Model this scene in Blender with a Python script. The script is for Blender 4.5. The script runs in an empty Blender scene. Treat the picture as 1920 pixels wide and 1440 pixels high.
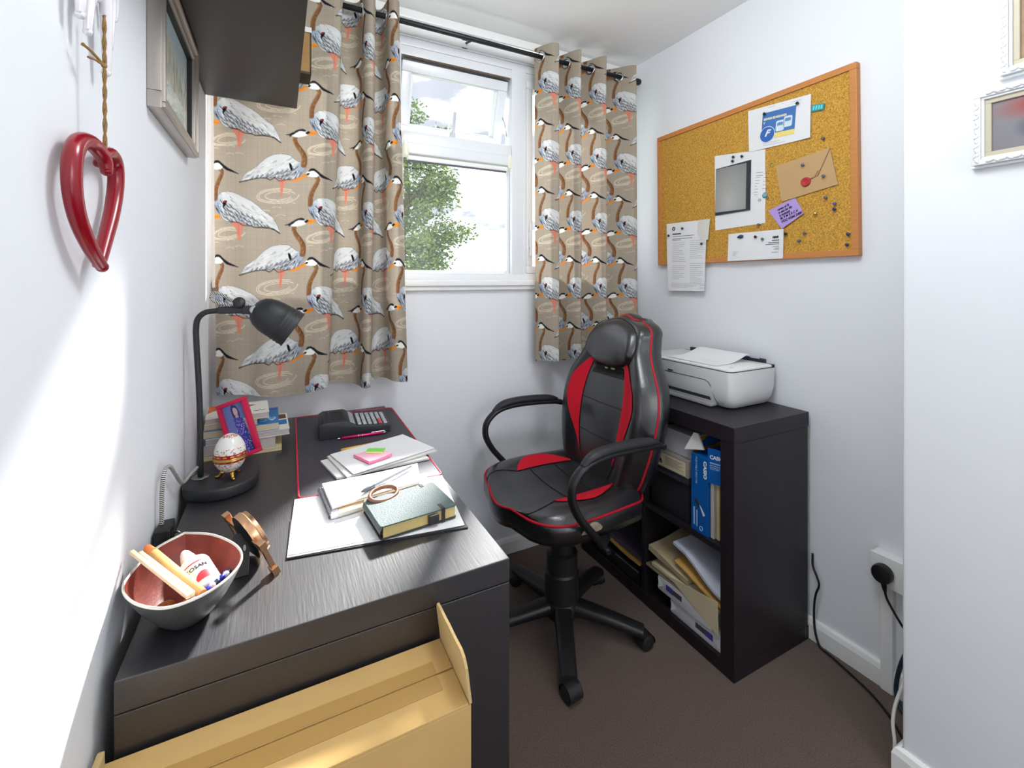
import bpy, bmesh, math, random
import numpy as np
from mathutils import Vector, Matrix
PI = math.pi
rnd = random.Random(7)
C = bpy.context.scene.collection
S = bpy.context.scene

# ------------------------------------------------------------ camera
cam_d = bpy.data.cameras.new('camera')
cam = bpy.data.objects.new('camera', cam_d); C.objects.link(cam)
cam.location = (0, 0, 1.2538)
cam.rotation_euler = (PI/2, 0, math.radians(-27.15))
cam_d.sensor_fit = 'HORIZONTAL'; cam_d.sensor_width = 36.0
cam_d.lens = 850.14/1920*36
cam_d.shift_y = -(720-522.6)/1920
cam_d.clip_start = 0.02; cam_d.clip_end = 300
S.camera = cam

# ------------------------------------------------------------ sky
world = bpy.data.worlds.new('cloudy_sky'); S.world = world; world.use_nodes = True
nt = world.node_tree; nt.nodes.clear()
def wn(t, **k):
    n = nt.nodes.new(t)
    for a, b in k.items(): setattr(n, a, b)
    return n
tc = wn('ShaderNodeTexCoord'); mp = wn('ShaderNodeMapping'); mp.inputs['Scale'].default_value = (2.2, 2.2, 6.0)
nz = wn('ShaderNodeTexNoise'); nz.inputs['Scale'].default_value = 1.6; nz.inputs['Detail'].default_value = 7; nz.inputs['Roughness'].default_value = .55
cr = wn('ShaderNodeValToRGB')
cr.color_ramp.elements[0].position = .45; cr.color_ramp.elements[0].color = (.27, .29, .325, 1)
cr.color_ramp.elements[1].position = .66; cr.color_ramp.elements[1].color = (1.32, 1.42, 1.56, 1)
bg = wn('ShaderNodeBackground'); bg.inputs['Strength'].default_value = 1.0
wo = wn('ShaderNodeOutputWorld')
nt.links.new(tc.outputs['Generated'], mp.inputs['Vector']); nt.links.new(mp.outputs['Vector'], nz.inputs['Vector'])
nt.links.new(nz.outputs['Fac'], cr.inputs['Fac']); nt.links.new(cr.outputs['Color'], bg.inputs['Color']); nt.links.new(bg.outputs['Background'], wo.inputs['Surface'])

# ------------------------------------------------------------ sun through the window, added unseen fill light overhead to brighten the walls
sd = bpy.data.lights.new('sun', 'SUN'); sd.energy = 6.8; sd.angle = math.radians(4.6); sd.color = (1, .99, .97)
sun = bpy.data.objects.new('sun', sd); C.objects.link(sun); sun.location = (2.5, 5, 4)
_d = Vector((-.568*math.cos(math.radians(33)), -.823*math.cos(math.radians(33)), -math.sin(math.radians(33))))
sun.rotation_euler = _d.to_track_quat('-Z', 'Y').to_euler()
ld = bpy.data.lights.new('overhead_fill_light', 'POINT'); ld.shadow_soft_size = .16; ld.energy = 8.4; ld.color = (.91, .965, 1)
fill_l = bpy.data.objects.new('overhead_fill_light', ld); C.objects.link(fill_l); fill_l.location = (.62, .62, 2.17)

l2 = bpy.data.lights.new('rear_fill_light', 'POINT'); l2.shadow_soft_size = .3; l2.energy = 7.5; l2.color = (1, .985, .96)  # second fill light added behind the camera, no lamp known there
fill_2 = bpy.data.objects.new('rear_fill_light', l2); C.objects.link(fill_2); fill_2.location = (.85, -1.15, 1.65)

S.view_settings.view_transform = 'Standard'; S.view_settings.look = 'None'
S.view_settings.exposure = 1.45; S.view_settings.gamma = 1.0; S.view_settings.use_curve_mapping = False
S.cycles.max_bounces = 10; S.cycles.diffuse_bounces = 6; S.cycles.transparent_max_bounces = 16; S.cycles.sample_clamp_indirect = 6.0

# ------------------------------------------------------------ materials
def lin(c):
    return tuple((x/255/12.92 if x/255 <= .04045 else ((x/255+.055)/1.055)**2.4) for x in c)
MATS = {}
def mat(name, rgb, rough=.5, metal=0.0, spec=.5, bump=None, var=None, stretch=None, coat=0, sheen=0, trans=0):
    """procedural principled material: bump=(scale,strength), var=(scale,amount) colour variation"""
    if name in MATS: return MATS[name]
    m = bpy.data.materials.new(name); m.use_nodes = True; t = m.node_tree; b = t.nodes['Principled BSDF']
    c = lin(rgb)
    b.inputs['Base Color'].default_value = (*c, 1); b.inputs['Roughness'].default_value = rough
    b.inputs['Metallic'].default_value = metal; b.inputs['Specular IOR Level'].default_value = spec
    b.inputs['Coat Weight'].default_value = coat; b.inputs['Coat Roughness'].default_value = .08 if coat > .4 else .28
    b.inputs['Transmission Weight'].default_value = trans
    if sheen: b.inputs['Sheen Weight'].default_value = sheen
    if bump or var:
        tcn = t.nodes.new('ShaderNodeTexCoord'); mpn = t.nodes.new('ShaderNodeMapping')
        t.links.new(tcn.outputs['Object'], mpn.inputs['Vector'])
        if stretch: mpn.inputs['Scale'].default_value = stretch
    if var:
        n = t.nodes.new('ShaderNodeTexNoise'); n.inputs['Scale'].default_value = var[0]; n.inputs['Detail'].default_value = 5
        t.links.new(mpn.outputs['Vector'], n.inputs['Vector'])
        r = t.nodes.new('ShaderNodeValToRGB'); k = var[1]
        r.color_ramp.elements[0].position = .3; r.color_ramp.elements[1].position = .7
        r.color_ramp.elements[0].color = (*[max(0, v*(1-k)) for v in c], 1); r.color_ramp.elements[1].color = (*[min(1, v*(1+k)) for v in c], 1)
        t.links.new(n.outputs['Fac'], r.inputs['Fac']); t.links.new(r.outputs['Color'], b.inputs['Base Color'])
    if bump:
        n2 = t.nodes.new('ShaderNodeTexNoise'); n2.inputs['Scale'].default_value = bump[0]; n2.inputs['Detail'].default_value = 4
        t.links.new(mpn.outputs['Vector'], n2.inputs['Vector'])
        bp = t.nodes.new('ShaderNodeBump'); bp.inputs['Strength'].default_value = bump[1]; bp.inputs['Distance'].default_value = .002
        t.links.new(n2.outputs['Fac'], bp.inputs['Height']); t.links.new(bp.outputs['Normal'], b.inputs['Normal'])
    MATS[name] = m; return m
def vmat(name, rough=.6, spec=.3, bump=None):
    """material whose colour is the print stored on the mesh (attribute 'print')"""
    m = mat(name, (200, 200, 200), rough, spec=spec, bump=bump); t = m.node_tree
    if not any(n.type == 'ATTRIBUTE' for n in t.nodes):
        a = t.nodes.new('ShaderNodeAttribute'); a.attribute_name = 'print'
        t.links.new(a.outputs['Color'], t.nodes['Principled BSDF'].inputs['Base Color'])
    return m
def glassmat(name, tint=(1, 1, 1), refl=.06):
    m = bpy.data.materials.new(name); m.use_nodes = True; t = m.node_tree; t.nodes.clear()
    o = t.nodes.new('ShaderNodeOutputMaterial'); mx = t.nodes.new('ShaderNodeMixShader'); tr = t.nodes.new('ShaderNodeBsdfTransparent'); g = t.nodes.new('ShaderNodeBsdfGlossy')
    tr.inputs['Color'].default_value = (*tint, 1); g.inputs['Roughness'].default_value = .02; mx.inputs['Fac'].default_value = refl
    t.links.new(tr.outputs[0], mx.inputs[1]); t.links.new(g.outputs[0], mx.inputs[2]); t.links.new(mx.outputs[0], o.inputs['Surface'])
    return m
M_wall = mat('wall_paint', (230, 232, 236), .6, spec=.25, bump=(60, .12))
M_ceil = mat('ceiling_paint', (238, 238, 237), .8, spec=.2, bump=(35, .15))
M_trim = mat('gloss_white_trim', (236, 236, 234), .3, spec=.5)
M_upvc = mat('white_window_frame', (226, 228, 231), .28, spec=.5)
M_carpet = mat('brown_carpet', (92, 72, 61), .95, spec=.05, bump=(900, 1.0), var=(300, .5), sheen=.3)
M_wood = mat('black_brown_wood', (28, 26, 31), .43, spec=1.0, coat=.3, bump=(60, .14), var=(60, .30), stretch=(5, .35, 5))
M_wood2 = mat('black_brown_shelf_wood', (31, 25, 30), .42, spec=.4, bump=(60, .2), var=(50, .18), stretch=(6, 6, .35))
M_black = mat('black_plastic', (22, 22, 24), .42, spec=.45)
M_blackm = mat('black_powder_coat', (32, 33, 36), .48, spec=.5, bump=(300, .08))
M_leather = mat('black_faux_leather', (18, 18, 22), .30, spec=.8, coat=.35, bump=(220, .25))
M_red = mat('red_mesh_fabric', (196, 14, 38), .7, spec=.25, bump=(700, .5))
M_pipe = mat('red_piping', (176, 16, 38), .55, spec=.3)
M_chrome = mat('chrome', (200, 200, 202), .15, metal=1.0)
M_gold = mat('polished_gold', (212, 160, 62), .18, metal=1.0)
M_rose = mat('rose_gold', (214, 168, 130), .26, metal=1.0)
M_paper = mat('white_paper', (226, 226, 227), .85, spec=.1, bump=(40, .05))
M_paper2 = mat('off_white_paper', (210, 209, 205), .85, spec=.1)
M_ink = mat('grey_print_ink', (110, 112, 116), .9, spec=.05)
M_inkd = mat('black_print_ink', (30, 30, 34), .9, spec=.05)
M_inkl = mat('pale_print_ink', (176, 178, 184), .9, spec=.05)
M_white = mat('white_plastic', (232, 232, 230), .35, spec=.45)
M_card = mat('corrugated_cardboard', (192, 158, 102), .85, spec=.1, bump=(25, .15), var=(10, .06))
M_card2 = mat('cardboard_raw_edge', (196, 170, 120), .9, spec=.05, bump=(300, .5))
M_tape = mat('brown_parcel_tape', (172, 136, 78), .22, spec=.5, bump=(15, .2))
M_manila = mat('manila_paper', (196, 176, 132), .8, spec=.1, var=(8, .08))
M_brownpaper = mat('brown_envelope_paper', (190, 148, 84), .8, spec=.1, var=(10, .08))
M_kraft = mat('kraft_envelope', (190, 156, 112), .75, spec=.1, bump=(120, .1))
M_pages = mat('book_page_block', (204, 192, 168), .9, spec=.05, bump=(400, .5), stretch=(.1, .1, 6))
M_pagesg = mat('grey_page_block', (186, 180, 176), .9, spec=.05, bump=(400, .5), stretch=(.1, .1, 6))
M_glass = glassmat('clear_window_glass')
M_pglass = glassmat('picture_glass', refl=.1)

# ------------------------------------------------------------ mesh helpers
def chain_matrix(o):
    m = Matrix.Identity(4)
    while o is not None:
        m = o.matrix_basis @ m; o = o.parent
    return m
def thing(name, label, cat, loc=(0, 0, 0), rotz=0, group=None):
    o = bpy.data.objects.new(name, None); o.empty_display_size = .05; C.objects.link(o)
    o.location = loc; o.rotation_euler = (0, 0, rotz); o['label'] = label; o['category'] = cat
    if group: o['group'] = group
    return o
def obj(name, bm, m, parent=None, smooth=False, local=False, label=None, kind=None):
    """one mesh object; bm is in world coordinates unless local"""
    me = bpy.data.meshes.new(name)
    bm.normal_update(); bm.to_mesh(me); bm.free()
    for x in (m if isinstance(m, (list, tuple)) else [m]): me.materials.append(x)
    o = bpy.data.objects.new(name, me); C.objects.link(o)
    if parent is not None:
        o.parent = parent
        if not local: me.transform(chain_matrix(parent).inverted())
    elif not local and kind != 'structure':
        vs = [v.co for v in me.vertices]
        c = Vector(((min(v.x for v in vs)+max(v.x for v in vs))/2, (min(v.y for v in vs)+max(v.y for v in vs))/2, min(v.z for v in vs)))
        me.transform(Matrix.Translation(-c)); o.location = c
    if smooth:
        me.polygons.foreach_set('use_smooth', [True]*len(me.polygons))
        if smooth != 'all':
            try: me.set_sharp_from_angle(angle=math.radians(smooth if smooth > 1 else 40))
            except Exception: pass
    if label: o['label'] = label
    if kind: o['kind'] = kind
    return o
def tag(o, label, cat, group=None):
    o['label'] = label; o['category'] = cat
    if group: o['group'] = group
    return o
def B(): return bmesh.new()
def box(bm, x0, x1, y0, y1, z0, z1, bev=0.0, seg=2, M=None, mi=0):
    t = bmesh.new(); bmesh.ops.create_cube(t, size=1)
    bmesh.ops.transform(t, matrix=Matrix.Translation(((x0+x1)/2, (y0+y1)/2, (z0+z1)/2)) @ Matrix.Diagonal((abs(x1-x0), abs(y1-y0), abs(z1-z0), 1)), verts=t.verts)
    if bev > 0: bmesh.ops.bevel(t, geom=t.edges[:], offset=bev, segments=seg, profile=.6, affect='EDGES', clamp_overlap=True)
    merge(bm, t, M, mi); return bm
def merge(bm, t, M=None, mi=0):
    vm = {}
    for v in t.verts: vm[v] = bm.verts.new(M @ v.co if M else v.co)
    for f in t.faces:
        try:
            nf = bm.faces.new([vm[v] for v in f.verts]); nf.material_index = mi if mi else f.material_index; nf.smooth = f.smooth
        except ValueError: pass
    t.free()
def grid(bm, P, closed_u=False, closed_v=False, flip=False, mi=0):
    """P[i][j] points -> quads"""
    V = [[bm.verts.new(p) for p in row] for row in P]
    n, m = len(V), len(V[0])
    for i in range(n if closed_u else n-1):
        for j in range(m if closed_v else m-1):
            q = [V[i][j], V[(i+1) % n][j], V[(i+1) % n][(j+1) % m], V[i][(j+1) % m]]
            if flip: q.reverse()
            try:
                f = bm.faces.new(q); f.material_index = mi
            except ValueError: pass
    return V
def catmull(pts, n=8, closed=False):
    P = [np.array(p, float) for p in pts]; out = []
    N = len(P)
    for i in range(N if closed else N-1):
        p1, p2 = P[i], P[(i+1) % N]
        p0 = P[i-1] if (closed or i > 0) else 2*p1-p2
        p3 = P[(i+2) % N] if (closed or i+2 < N) else 2*p2-p1
        for k in range(n):
            t = k/n
            out.append(.5*((2*p1)+(-p0+p2)*t+(2*p0-5*p1+4*p2-p3)*t*t+(-p0+3*p1-3*p2+p3)*t**3))
    if not closed: out.append(P[-1])
    return out
def tube(bm, pts, r, seg=10, closed=False, caps=True, mis=None, flat=1.0):
    """tube along points; r number or list; mis = list of material indices per ring"""
    P = [Vector(p) for p in pts]; n = len(P)
    R = r if isinstance(r, (list, tuple)) else [r]*n
    T = []
    for i in range(n):
        a = P[i-1] if (i > 0 or closed) else P[i]; b = P[(i+1) % n] if (i < n-1 or closed) else P[i]
        T.append((b-a).normalized() if (b-a).length > 1e-9 else Vector((0, 0, 1)))
    up = Vector((0, 0, 1)) if abs(T[0].z) < .9 else Vector((1, 0, 0))
    N = (up - T[0]*up.dot(T[0])).normalized(); rings = []
    for i in range(n):
        if i > 0:
            N = (N - T[i]*N.dot(T[i]))
            N = N.normalized() if N.length > 1e-6 else T[i].orthogonal().normalized()
        Bn = T[i].cross(N)
        rings.append([P[i] + (N*math.cos(2*PI*k/seg)*flat + Bn*math.sin(2*PI*k/seg))*R[i] for k in range(seg)])
    V = [[bm.verts.new(p) for p in ring] for ring in rings]
    for i in range(n if closed else n-1):
        for k in range(seg):
            f = bm.faces.new([V[i][k], V[i][(k+1) % seg], V[(i+1) % n][(k+1) % seg], V[(i+1) % n][k]])
            f.smooth = True
            if mis: f.material_index = mis[i % len(mis)]
    if caps and not closed:
        bm.faces.new(list(reversed(V[0]))); bm.faces.new(V[-1])
    return bm
def lathe(bm, prof, seg=32, M=None, ang=2*PI):
    """revolve (r,z) profile about local z"""
    t = bmesh.new()
    full = abs(ang-2*PI) < 1e-6
    rows = [[(max(r, 1e-5)*math.cos(ang*k/seg), max(r, 1e-5)*math.sin(ang*k/seg), z) for k in range(seg if full else seg+1)] for r, z in prof]
    grid(t, rows, closed_v=full, flip=True)
    bmesh.ops.remove_doubles(t, verts=t.verts, dist=1e-4)
    for f in t.faces: f.smooth = True
    bmesh.ops.recalc_face_normals(t, faces=t.faces)
    merge(bm, t, M); return bm
def prism(bm, poly, h0, h1, M=None, bev=0, mi=0):
    """extrude 2D polygon from h0 to h1 along local z"""
    t = bmesh.new()
    a = [t.verts.new((p[0], p[1], h0)) for p in poly]; b = [t.verts.new((p[0], p[1], h1)) for p in poly]; n = len(poly)
    t.faces.new(list(reversed(a))); t.faces.new(b)
    for i in range(n): t.faces.new([a[i], a[(i+1) % n], b[(i+1) % n], b[i]])
    bmesh.ops.recalc_face_normals(t, faces=t.faces)
    if bev: bmesh.ops.bevel(t, geom=[e for e in t.edges if abs(e.verts[0].co.z-e.verts[1].co.z) < 1e-7], offset=bev, segments=2, profile=.6, affect='EDGES', clamp_overlap=True)
    merge(bm, t, M, mi); return bm
def basis(O, U, V):
    U = Vector(U).normalized(); V = Vector(V); V = (V-U*V.dot(U)).normalized(); W = U.cross(V)
    m = Matrix((U, V, W)).transposed().to_4x4(); m.translation = Vector(O); return m
def rounded(w, h, r, n=5, cx=0, cy=0):
    out = []
    for sx, sy, a0 in ((1, 1, 0), (-1, 1, PI/2), (-1, -1, PI), (1, -1, 1.5*PI)):
        for k in range(n+1):
            a = a0+PI/2*k/n; out.append((cx+sx*(w/2-r)+r*math.cos(a), cy+sy*(h/2-r)+r*math.sin(a)))
    return out
def sphere(bm, c, r, seg=12, sc=(1, 1, 1), M=None):
    t = bmesh.new(); bmesh.ops.create_uvsphere(t, u_segments=seg, v_segments=max(6, seg*2//3), radius=r)
    for f in t.faces: f.smooth = True
    mm = Matrix.Translation(c) @ Matrix.Diagonal((*sc, 1)); merge(bm, t, (M @ mm) if M else mm); return bm
def sheet(bm, fn, nu=10, nv=10, th=.0006, mi=0):
    """thin solid sheet: fn(s,t)->Vector ; thickness along its normal"""
    P = [[Vector(fn(i/nu, j/nv)) for j in range(nv+1)] for i in range(nu+1)]
    Q = [[None]*(nv+1) for _ in range(nu+1)]
    for i in range(nu+1):
        for j in range(nv+1):
            du = P[min(i+1, nu)][j]-P[max(i-1, 0)][j]; dv = P[i][min(j+1, nv)]-P[i][max(j-1, 0)]
            Q[i][j] = P[i][j]+du.cross(dv).normalized()*th
    a = grid(bm, P, flip=True, mi=mi); b = grid(bm, Q, mi=mi)
    ring = [(i, 0) for i in range(nu)]+[(nu, j) for j in range(nv)]+[(i, nv) for i in range(nu, 0, -1)]+[(0, j) for j in range(nv, 0, -1)]
    for k in range(len(ring)):
        i, j = ring[k]; i2, j2 = ring[(k+1) % len(ring)]
        f = bm.faces.new([a[i][j], a[i2][j2], b[i2][j2], b[i][j]]); f.material_index = mi
    return bm
def text(s, M, size, m, parent, name='lettering', sx=1.0, shear=0, bold=0, align='LEFT', ext=.0003):
    cu = bpy.data.curves.new('txt', 'FONT'); cu.body = s; cu.size = size; cu.extrude = ext; cu.shear = shear; cu.offset = bold; cu.align_x = align; cu.resolution_u = 3
    o = bpy.data.objects.new('txt', cu); C.objects.link(o)
    dg = bpy.context.evaluated_depsgraph_get(); me = bpy.data.meshes.new_from_object(o.evaluated_get(dg))
    bpy.data.objects.remove(o); bpy.data.curves.remove(cu)
    bm = bmesh.new(); bm.from_mesh(me); bpy.data.meshes.remove(me)
    bmesh.ops.transform(bm, matrix=M @ Matrix.Diagonal((sx, 1, 1, 1)), verts=bm.verts)
    return obj(name, bm, m, parent)
def lines(M, rows, m, parent, name='printed_text', h=.0002):
    """rows of (x0,x1,y,height) thin printed bars in the plane of M"""
    bm = B()
    for x0, x1, y, hh in rows: box(bm, x0, x1, y-hh/2, y+hh/2, 0, h, M=M)
    return obj(name, bm, m, parent)
def para(x0, x1, y0, n, dy, hh, r):
    return [(x0, x1-(x1-x0)*(r.random()*.25 if k % 4 != 3 else .5), y0-k*dy, hh) for k in range(n)]

# ------------------------------------------------------------ printed pictures: colours painted on a fine grid
class Canvas:
    def __init__(s, w, h, res, bg, wrap=None):
        s.nx, s.ny = int(round(w/res)), int(round(h/res)); s.w, s.h, s.res, s.wrap = w, h, res, wrap
        s.X, s.Y = np.meshgrid((np.arange(s.nx)+.5)*w/s.nx, (np.arange(s.ny)+.5)*h/s.ny)
        s.c = np.zeros((s.ny, s.nx, 3)); s.c[:] = lin(bg)
    def offs(s):
        if not s.wrap: return [(0, 0)]
        return [(i*s.w, j*s.h) for i in (-1, 0, 1, 2) for j in (-2, -1, 0, 1)]
    def blend(s, a, rgb, mask=None):
        if mask is not None: a = a*mask
        s.c += (np.array(lin(rgb))-s.c)*a[..., None]
    def polymask(s, pts):
        tot = np.zeros_like(s.X)
        for ox, oy in s.offs():
            X, Y = s.X+ox, s.Y+oy; ins = np.zeros(X.shape, bool); n = len(pts)
            xs = [p[0] for p in pts]; ys = [p[1] for p in pts]
            if min(xs) > X.max() or max(xs) < X.min() or min(ys) > Y.max() or max(ys) < Y.min(): continue
            for i in range(n):
                x1, y1 = pts[i]; x2, y2 = pts[(i+1) % n]
                if y1 == y2: continue
                ins ^= ((y1 > Y) != (y2 > Y)) & (X < (x2-x1)*(Y-y1)/(y2-y1)+x1)
            tot = np.maximum(tot, ins)
        return tot
    def poly(s, pts, rgb, a=1.0, smooth=True):
        if smooth: pts = [tuple(p) for p in catmull(pts, 5, True)]
        m = s.polymask(pts); s.blend(m*a, rgb); return m
    def stroke(s, pts, w, rgb, a=1.0, mask=None, smooth=True):
        """w number or (w0,w1)"""
        if smooth and len(pts) > 2: pts = [tuple(p) for p in catmull(pts, 4)]
        n = len(pts); A = np.zeros_like(s.X)
        for ox, oy in s.offs():
            X, Y = s.X+ox, s.Y+oy; pad = .02
            xs = [p[0] for p in pts]; ys = [p[1] for p in pts]
            if min(xs)-pad > X.max() or max(xs)+pad < X.min() or min(ys)-pad > Y.max() or max(ys)+pad < Y.min(): continue
            for i in range(n-1):
                x1, y1 = pts[i]; x2, y2 = pts[i+1]; dx, dy = x2-x1, y2-y1; L = dx*dx+dy*dy+1e-12
                t = np.clip(((X-x1)*dx+(Y-y1)*dy)/L, 0, 1)
                d = np.hypot(X-x1-t*dx, Y-y1-t*dy)
                ww = w if not isinstance(w, tuple) else w[0]+(w[1]-w[0])*((i+t)/(n-1))
                A = np.maximum(A, np.clip((ww/2-d)/s.res+.5, 0, 1))
        s.blend(A*a, rgb, mask); return A
    def ellipse(s, c, a, b, rgb, al=1.0, rot=0):
        p = [(c[0]+a*math.cos(t)*math.cos(rot)-b*math.sin(t)*math.sin(rot), c[1]+a*math.cos(t)*math.sin(rot)+b*math.sin(t)*math.cos(rot)) for t in np.linspace(0, 2*PI, 20, endpoint=False)]
        return s.poly(p, rgb, al, smooth=False)
    def sample(s, u, v):
        i = np.floor(u/s.w*s.nx).astype(int); j = np.floor(v/s.h*s.ny).astype(int)
        if s.wrap: i %= s.nx; j %= s.ny
        else: i = np.clip(i, 0, s.nx-1); j = np.clip(j, 0, s.ny-1)
        return s.c[j, i]
def np_mesh(name, V, F, m, parent=None, col=None, smooth=True, kind=None):
    me = bpy.data.meshes.new(name); n = len(V); k = len(F)
    me.vertices.add(n); me.vertices.foreach_set('co', np.ascontiguousarray(V, dtype=np.float32).ravel())
    me.loops.add(4*k); me.loops.foreach_set('vertex_index', np.ascontiguousarray(F, dtype=np.int32).ravel())
    me.polygons.add(k); me.polygons.foreach_set('loop_start', np.arange(k, dtype=np.int32)*4)
    try: me.polygons.foreach_set('loop_total', np.full(k, 4, dtype=np.int32))
    except Exception: pass
    me.update(calc_edges=True); me.validate()
    if smooth: me.polygons.foreach_set('use_smooth', np.ones(k, dtype=bool))
    if col is not None:
        a = me.color_attributes.new('print', 'FLOAT_COLOR', 'POINT')
        a.data.foreach_set('color', np.concatenate([col, np.ones((n, 1))], 1).astype(np.float32).ravel())
    me.materials.append(m); o = bpy.data.objects.new(name, me); C.objects.link(o)
    if parent is not None: o.parent = parent; me.transform(chain_matrix(parent).inverted())
    if kind: o['kind'] = kind
    return o
def picture(name, cv, O, U, V, m, parent):
    """canvas printed on the flat rectangle O + s*U + t*V"""
    nx, ny = cv.nx, cv.ny; s, t = np.meshgrid(np.linspace(0, 1, nx+1), np.linspace(0, 1, ny+1))
    P = np.array(O)+s[..., None]*np.array(U)+t[..., None]*np.array(V)
    col = cv.sample(s.ravel()*cv.w*.9999, t.ravel()*cv.h*.9999)
    idx = np.arange((nx+1)*(ny+1)).reshape(ny+1, nx+1)
    F = np.stack([idx[:-1, :-1], idx[:-1, 1:], idx[1:, 1:], idx[1:, :-1]], -1).reshape(-1, 4)
    return np_mesh(name, P.reshape(-1, 3), F, m, parent, col, smooth=False)

# ============================================================ THE ROOM
XL, XR, YW, ZC = -.207, 1.66, 1.86, 2.362
XP, YP = 1.40, .57          # projecting pier on the right
def struct(name, bm, m, parent=None, smooth=False):
    o = obj(name, bm, m, parent, smooth=smooth, kind='structure'); return o
YB = -1.6
struct('floor', box(B(), XL-.15, XR+.15, YB, YW+.25, -.12, 0), M_carpet)
struct('ceiling', box(B(), XL-.15, XR+.15, YB, YW+.25, ZC, ZC+.12), M_ceil)
struct('wall_left', box(B(), XL-.15, XL, YB, YW+.25, 0, ZC), M_wall)
struct('wall_right', box(B(), XR, XR+.15, YP-.1, YW+.25, 0, ZC), M_wall)
bm = B(); box(bm, XP, XR+.15, YB, YP, 0, ZC, bev=.008, seg=3)
struct('wall_right_pier', bm, M_wall)
# back wall with the window opening
WX0, WX1, WZ0, WZ1 = -.175, 1.625, 1.245, 2.255
bm = B()
box(bm, XL, XR, YW, YW+.25, 0, WZ0); box(bm, XL, XR, YW, YW+.25, WZ1, ZC)
box(bm, XL, WX0, YW, YW+.25, WZ0, WZ1); box(bm, WX1, XR, YW, YW+.25, WZ0, WZ1)
struct('wall_back', bm, M_wall)
# unseen wall added behind the camera; its opening and bounce shape the light
bm = B(); box(bm, XL, .45, YB-.1, YB, 0, ZC); box(bm, 1.25, XP, YB-.1, YB, 0, ZC); box(bm, .45, 1.25, YB-.1, YB, 2.03, ZC)
struct('wall_front_added', bm, M_wall)
# baseboards
def skirting(a, b, nrm):
    a = Vector(a); b = Vector(b); n = Vector(nrm); prof = [(0, 0), (.016, 0), (.016, .052), (.011, .066), (.006, .07), (0, .07)]
    bm = B(); P = [[a+n*p+Vector((0, 0, q)) for p, q in prof], [b+n*p+Vector((0, 0, q)) for p, q in prof]]
    V = grid(bm, P, closed_v=True)
    bm.faces.new(V[0]); bm.faces.new(list(reversed(V[1]))); bmesh.ops.recalc_face_normals(bm, faces=bm.faces); return bm
struct('baseboard_back', skirting((XL, YW, 0), (XR, YW, 0), (0, -1, 0)), M_trim)
struct('baseboard_right', skirting((XR, YP+.02, 0), (XR, YW-.017, 0), (-1, 0, 0)), M_trim)
bm = B(); prof = [(0, 0), (.016, 0), (.016, .052), (.011, .066), (.006, .07), (0, .07)]
V = grid(bm, [[Vector((XP-p, YB, q)) for p, q in prof], [Vector((XP-p, YP+p, q)) for p, q in prof], [Vector((XR-.017, YP+p, q)) for p, q in prof]], closed_v=True)
bm.faces.new(V[0]); bm.faces.new(list(reversed(V[2]))); bmesh.ops.recalc_face_normals(bm, faces=bm.faces)
struct('baseboard_pier', bm, M_trim)
# moulding above the window
bm = B(); box(bm, WX0-.02, WX1+.02, YW-.022, YW, 2.262, 2.285, bev=.005); box(bm, XL, XR, YW-.012, YW, 2.325, 2.362, bev=.004)
struct('trim_1', bm, M_trim)
# white cable trunking running down the right wall from the socket
# ---- window: three lights, fanlight opened outwards
win = bpy.data.objects.new('window_1', None); C.objects.link(win); win.location = (.7, YW, WZ0); win['kind'] = 'structure'
def frame_rect(bm, x0, x1, z0, z1, w, y0, y1, bev=.004):
    box(bm, x0, x1, y0, y1, z1-w, z1, bev); box(bm, x0, x1, y0, y1, z0, z0+w, bev)
    box(bm, x0, x0+w, y0, y1, z0+w, z1-w, bev); box(bm, x1-w, x1, y0, y1, z0+w, z1-w, bev)
bm = B(); frame_rect(bm, WX0, WX1, WZ0, WZ1, .035, YW+.005, YW+.075)
box(bm, WX0+.036, WX1-.036, YW+.006, YW+.075, 2.18, 2.2195, .004)
for x0, x1 in ((.395, .445), (.955, 1.03)): box(bm, x0, x1, YW+.003, YW+.075, WZ0+.03, WZ1-.03, .004)
box(bm, .445, .955, YW+.0, YW+.075, 1.80, 1.868, .012)
obj('window_frame', bm, M_upvc, win, smooth=30)
bm = B(); frame_rect(bm, .446, .954, 1.276, 1.80, .014, YW+.028, YW+.05, .003)
obj('glazing_bead', bm, M_upvc, win, smooth=30)
def pane(x0, x1, z0, z1, y, parent=win, name='glass_pane', M=None):
    return obj(name, box(B(), x0, x1, y-.002, y+.002, z0, z1, M=M), M_glass, parent)
pane(.455, .945, 1.285, 1.80, YW+.04)
# left light and right casement sash
bm = B(); frame_rect(bm, WX0+.035, .395, WZ0+.035, 2.18, .032, YW+.012, YW+.06); s1 = obj('casement_sash', bm, M_upvc, win, smooth=30)
pane(WX0+.06, .37, WZ0+.06, 2.155, YW+.036, s1)
bm = B(); frame_rect(bm, 1.03, WX1-.035, WZ0+.035, 2.18, .034, YW+.0, YW+.06); s2 = obj('casement_sash', bm, M_upvc, win, smooth=30)
pane(1.06, WX1-.062, WZ0+.06, 2.155, YW+.03, s2)
hb = B(); box(hb, 1.0405, 1.0475, YW-.012, YW, 1.40, 1.47, .002); box(hb, 1.0405, 1.0475, YW-.022, YW-.012, 1.36, 1.51, .003)
obj('casement_handle', hb, M_upvc, s2, smooth=30)
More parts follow.
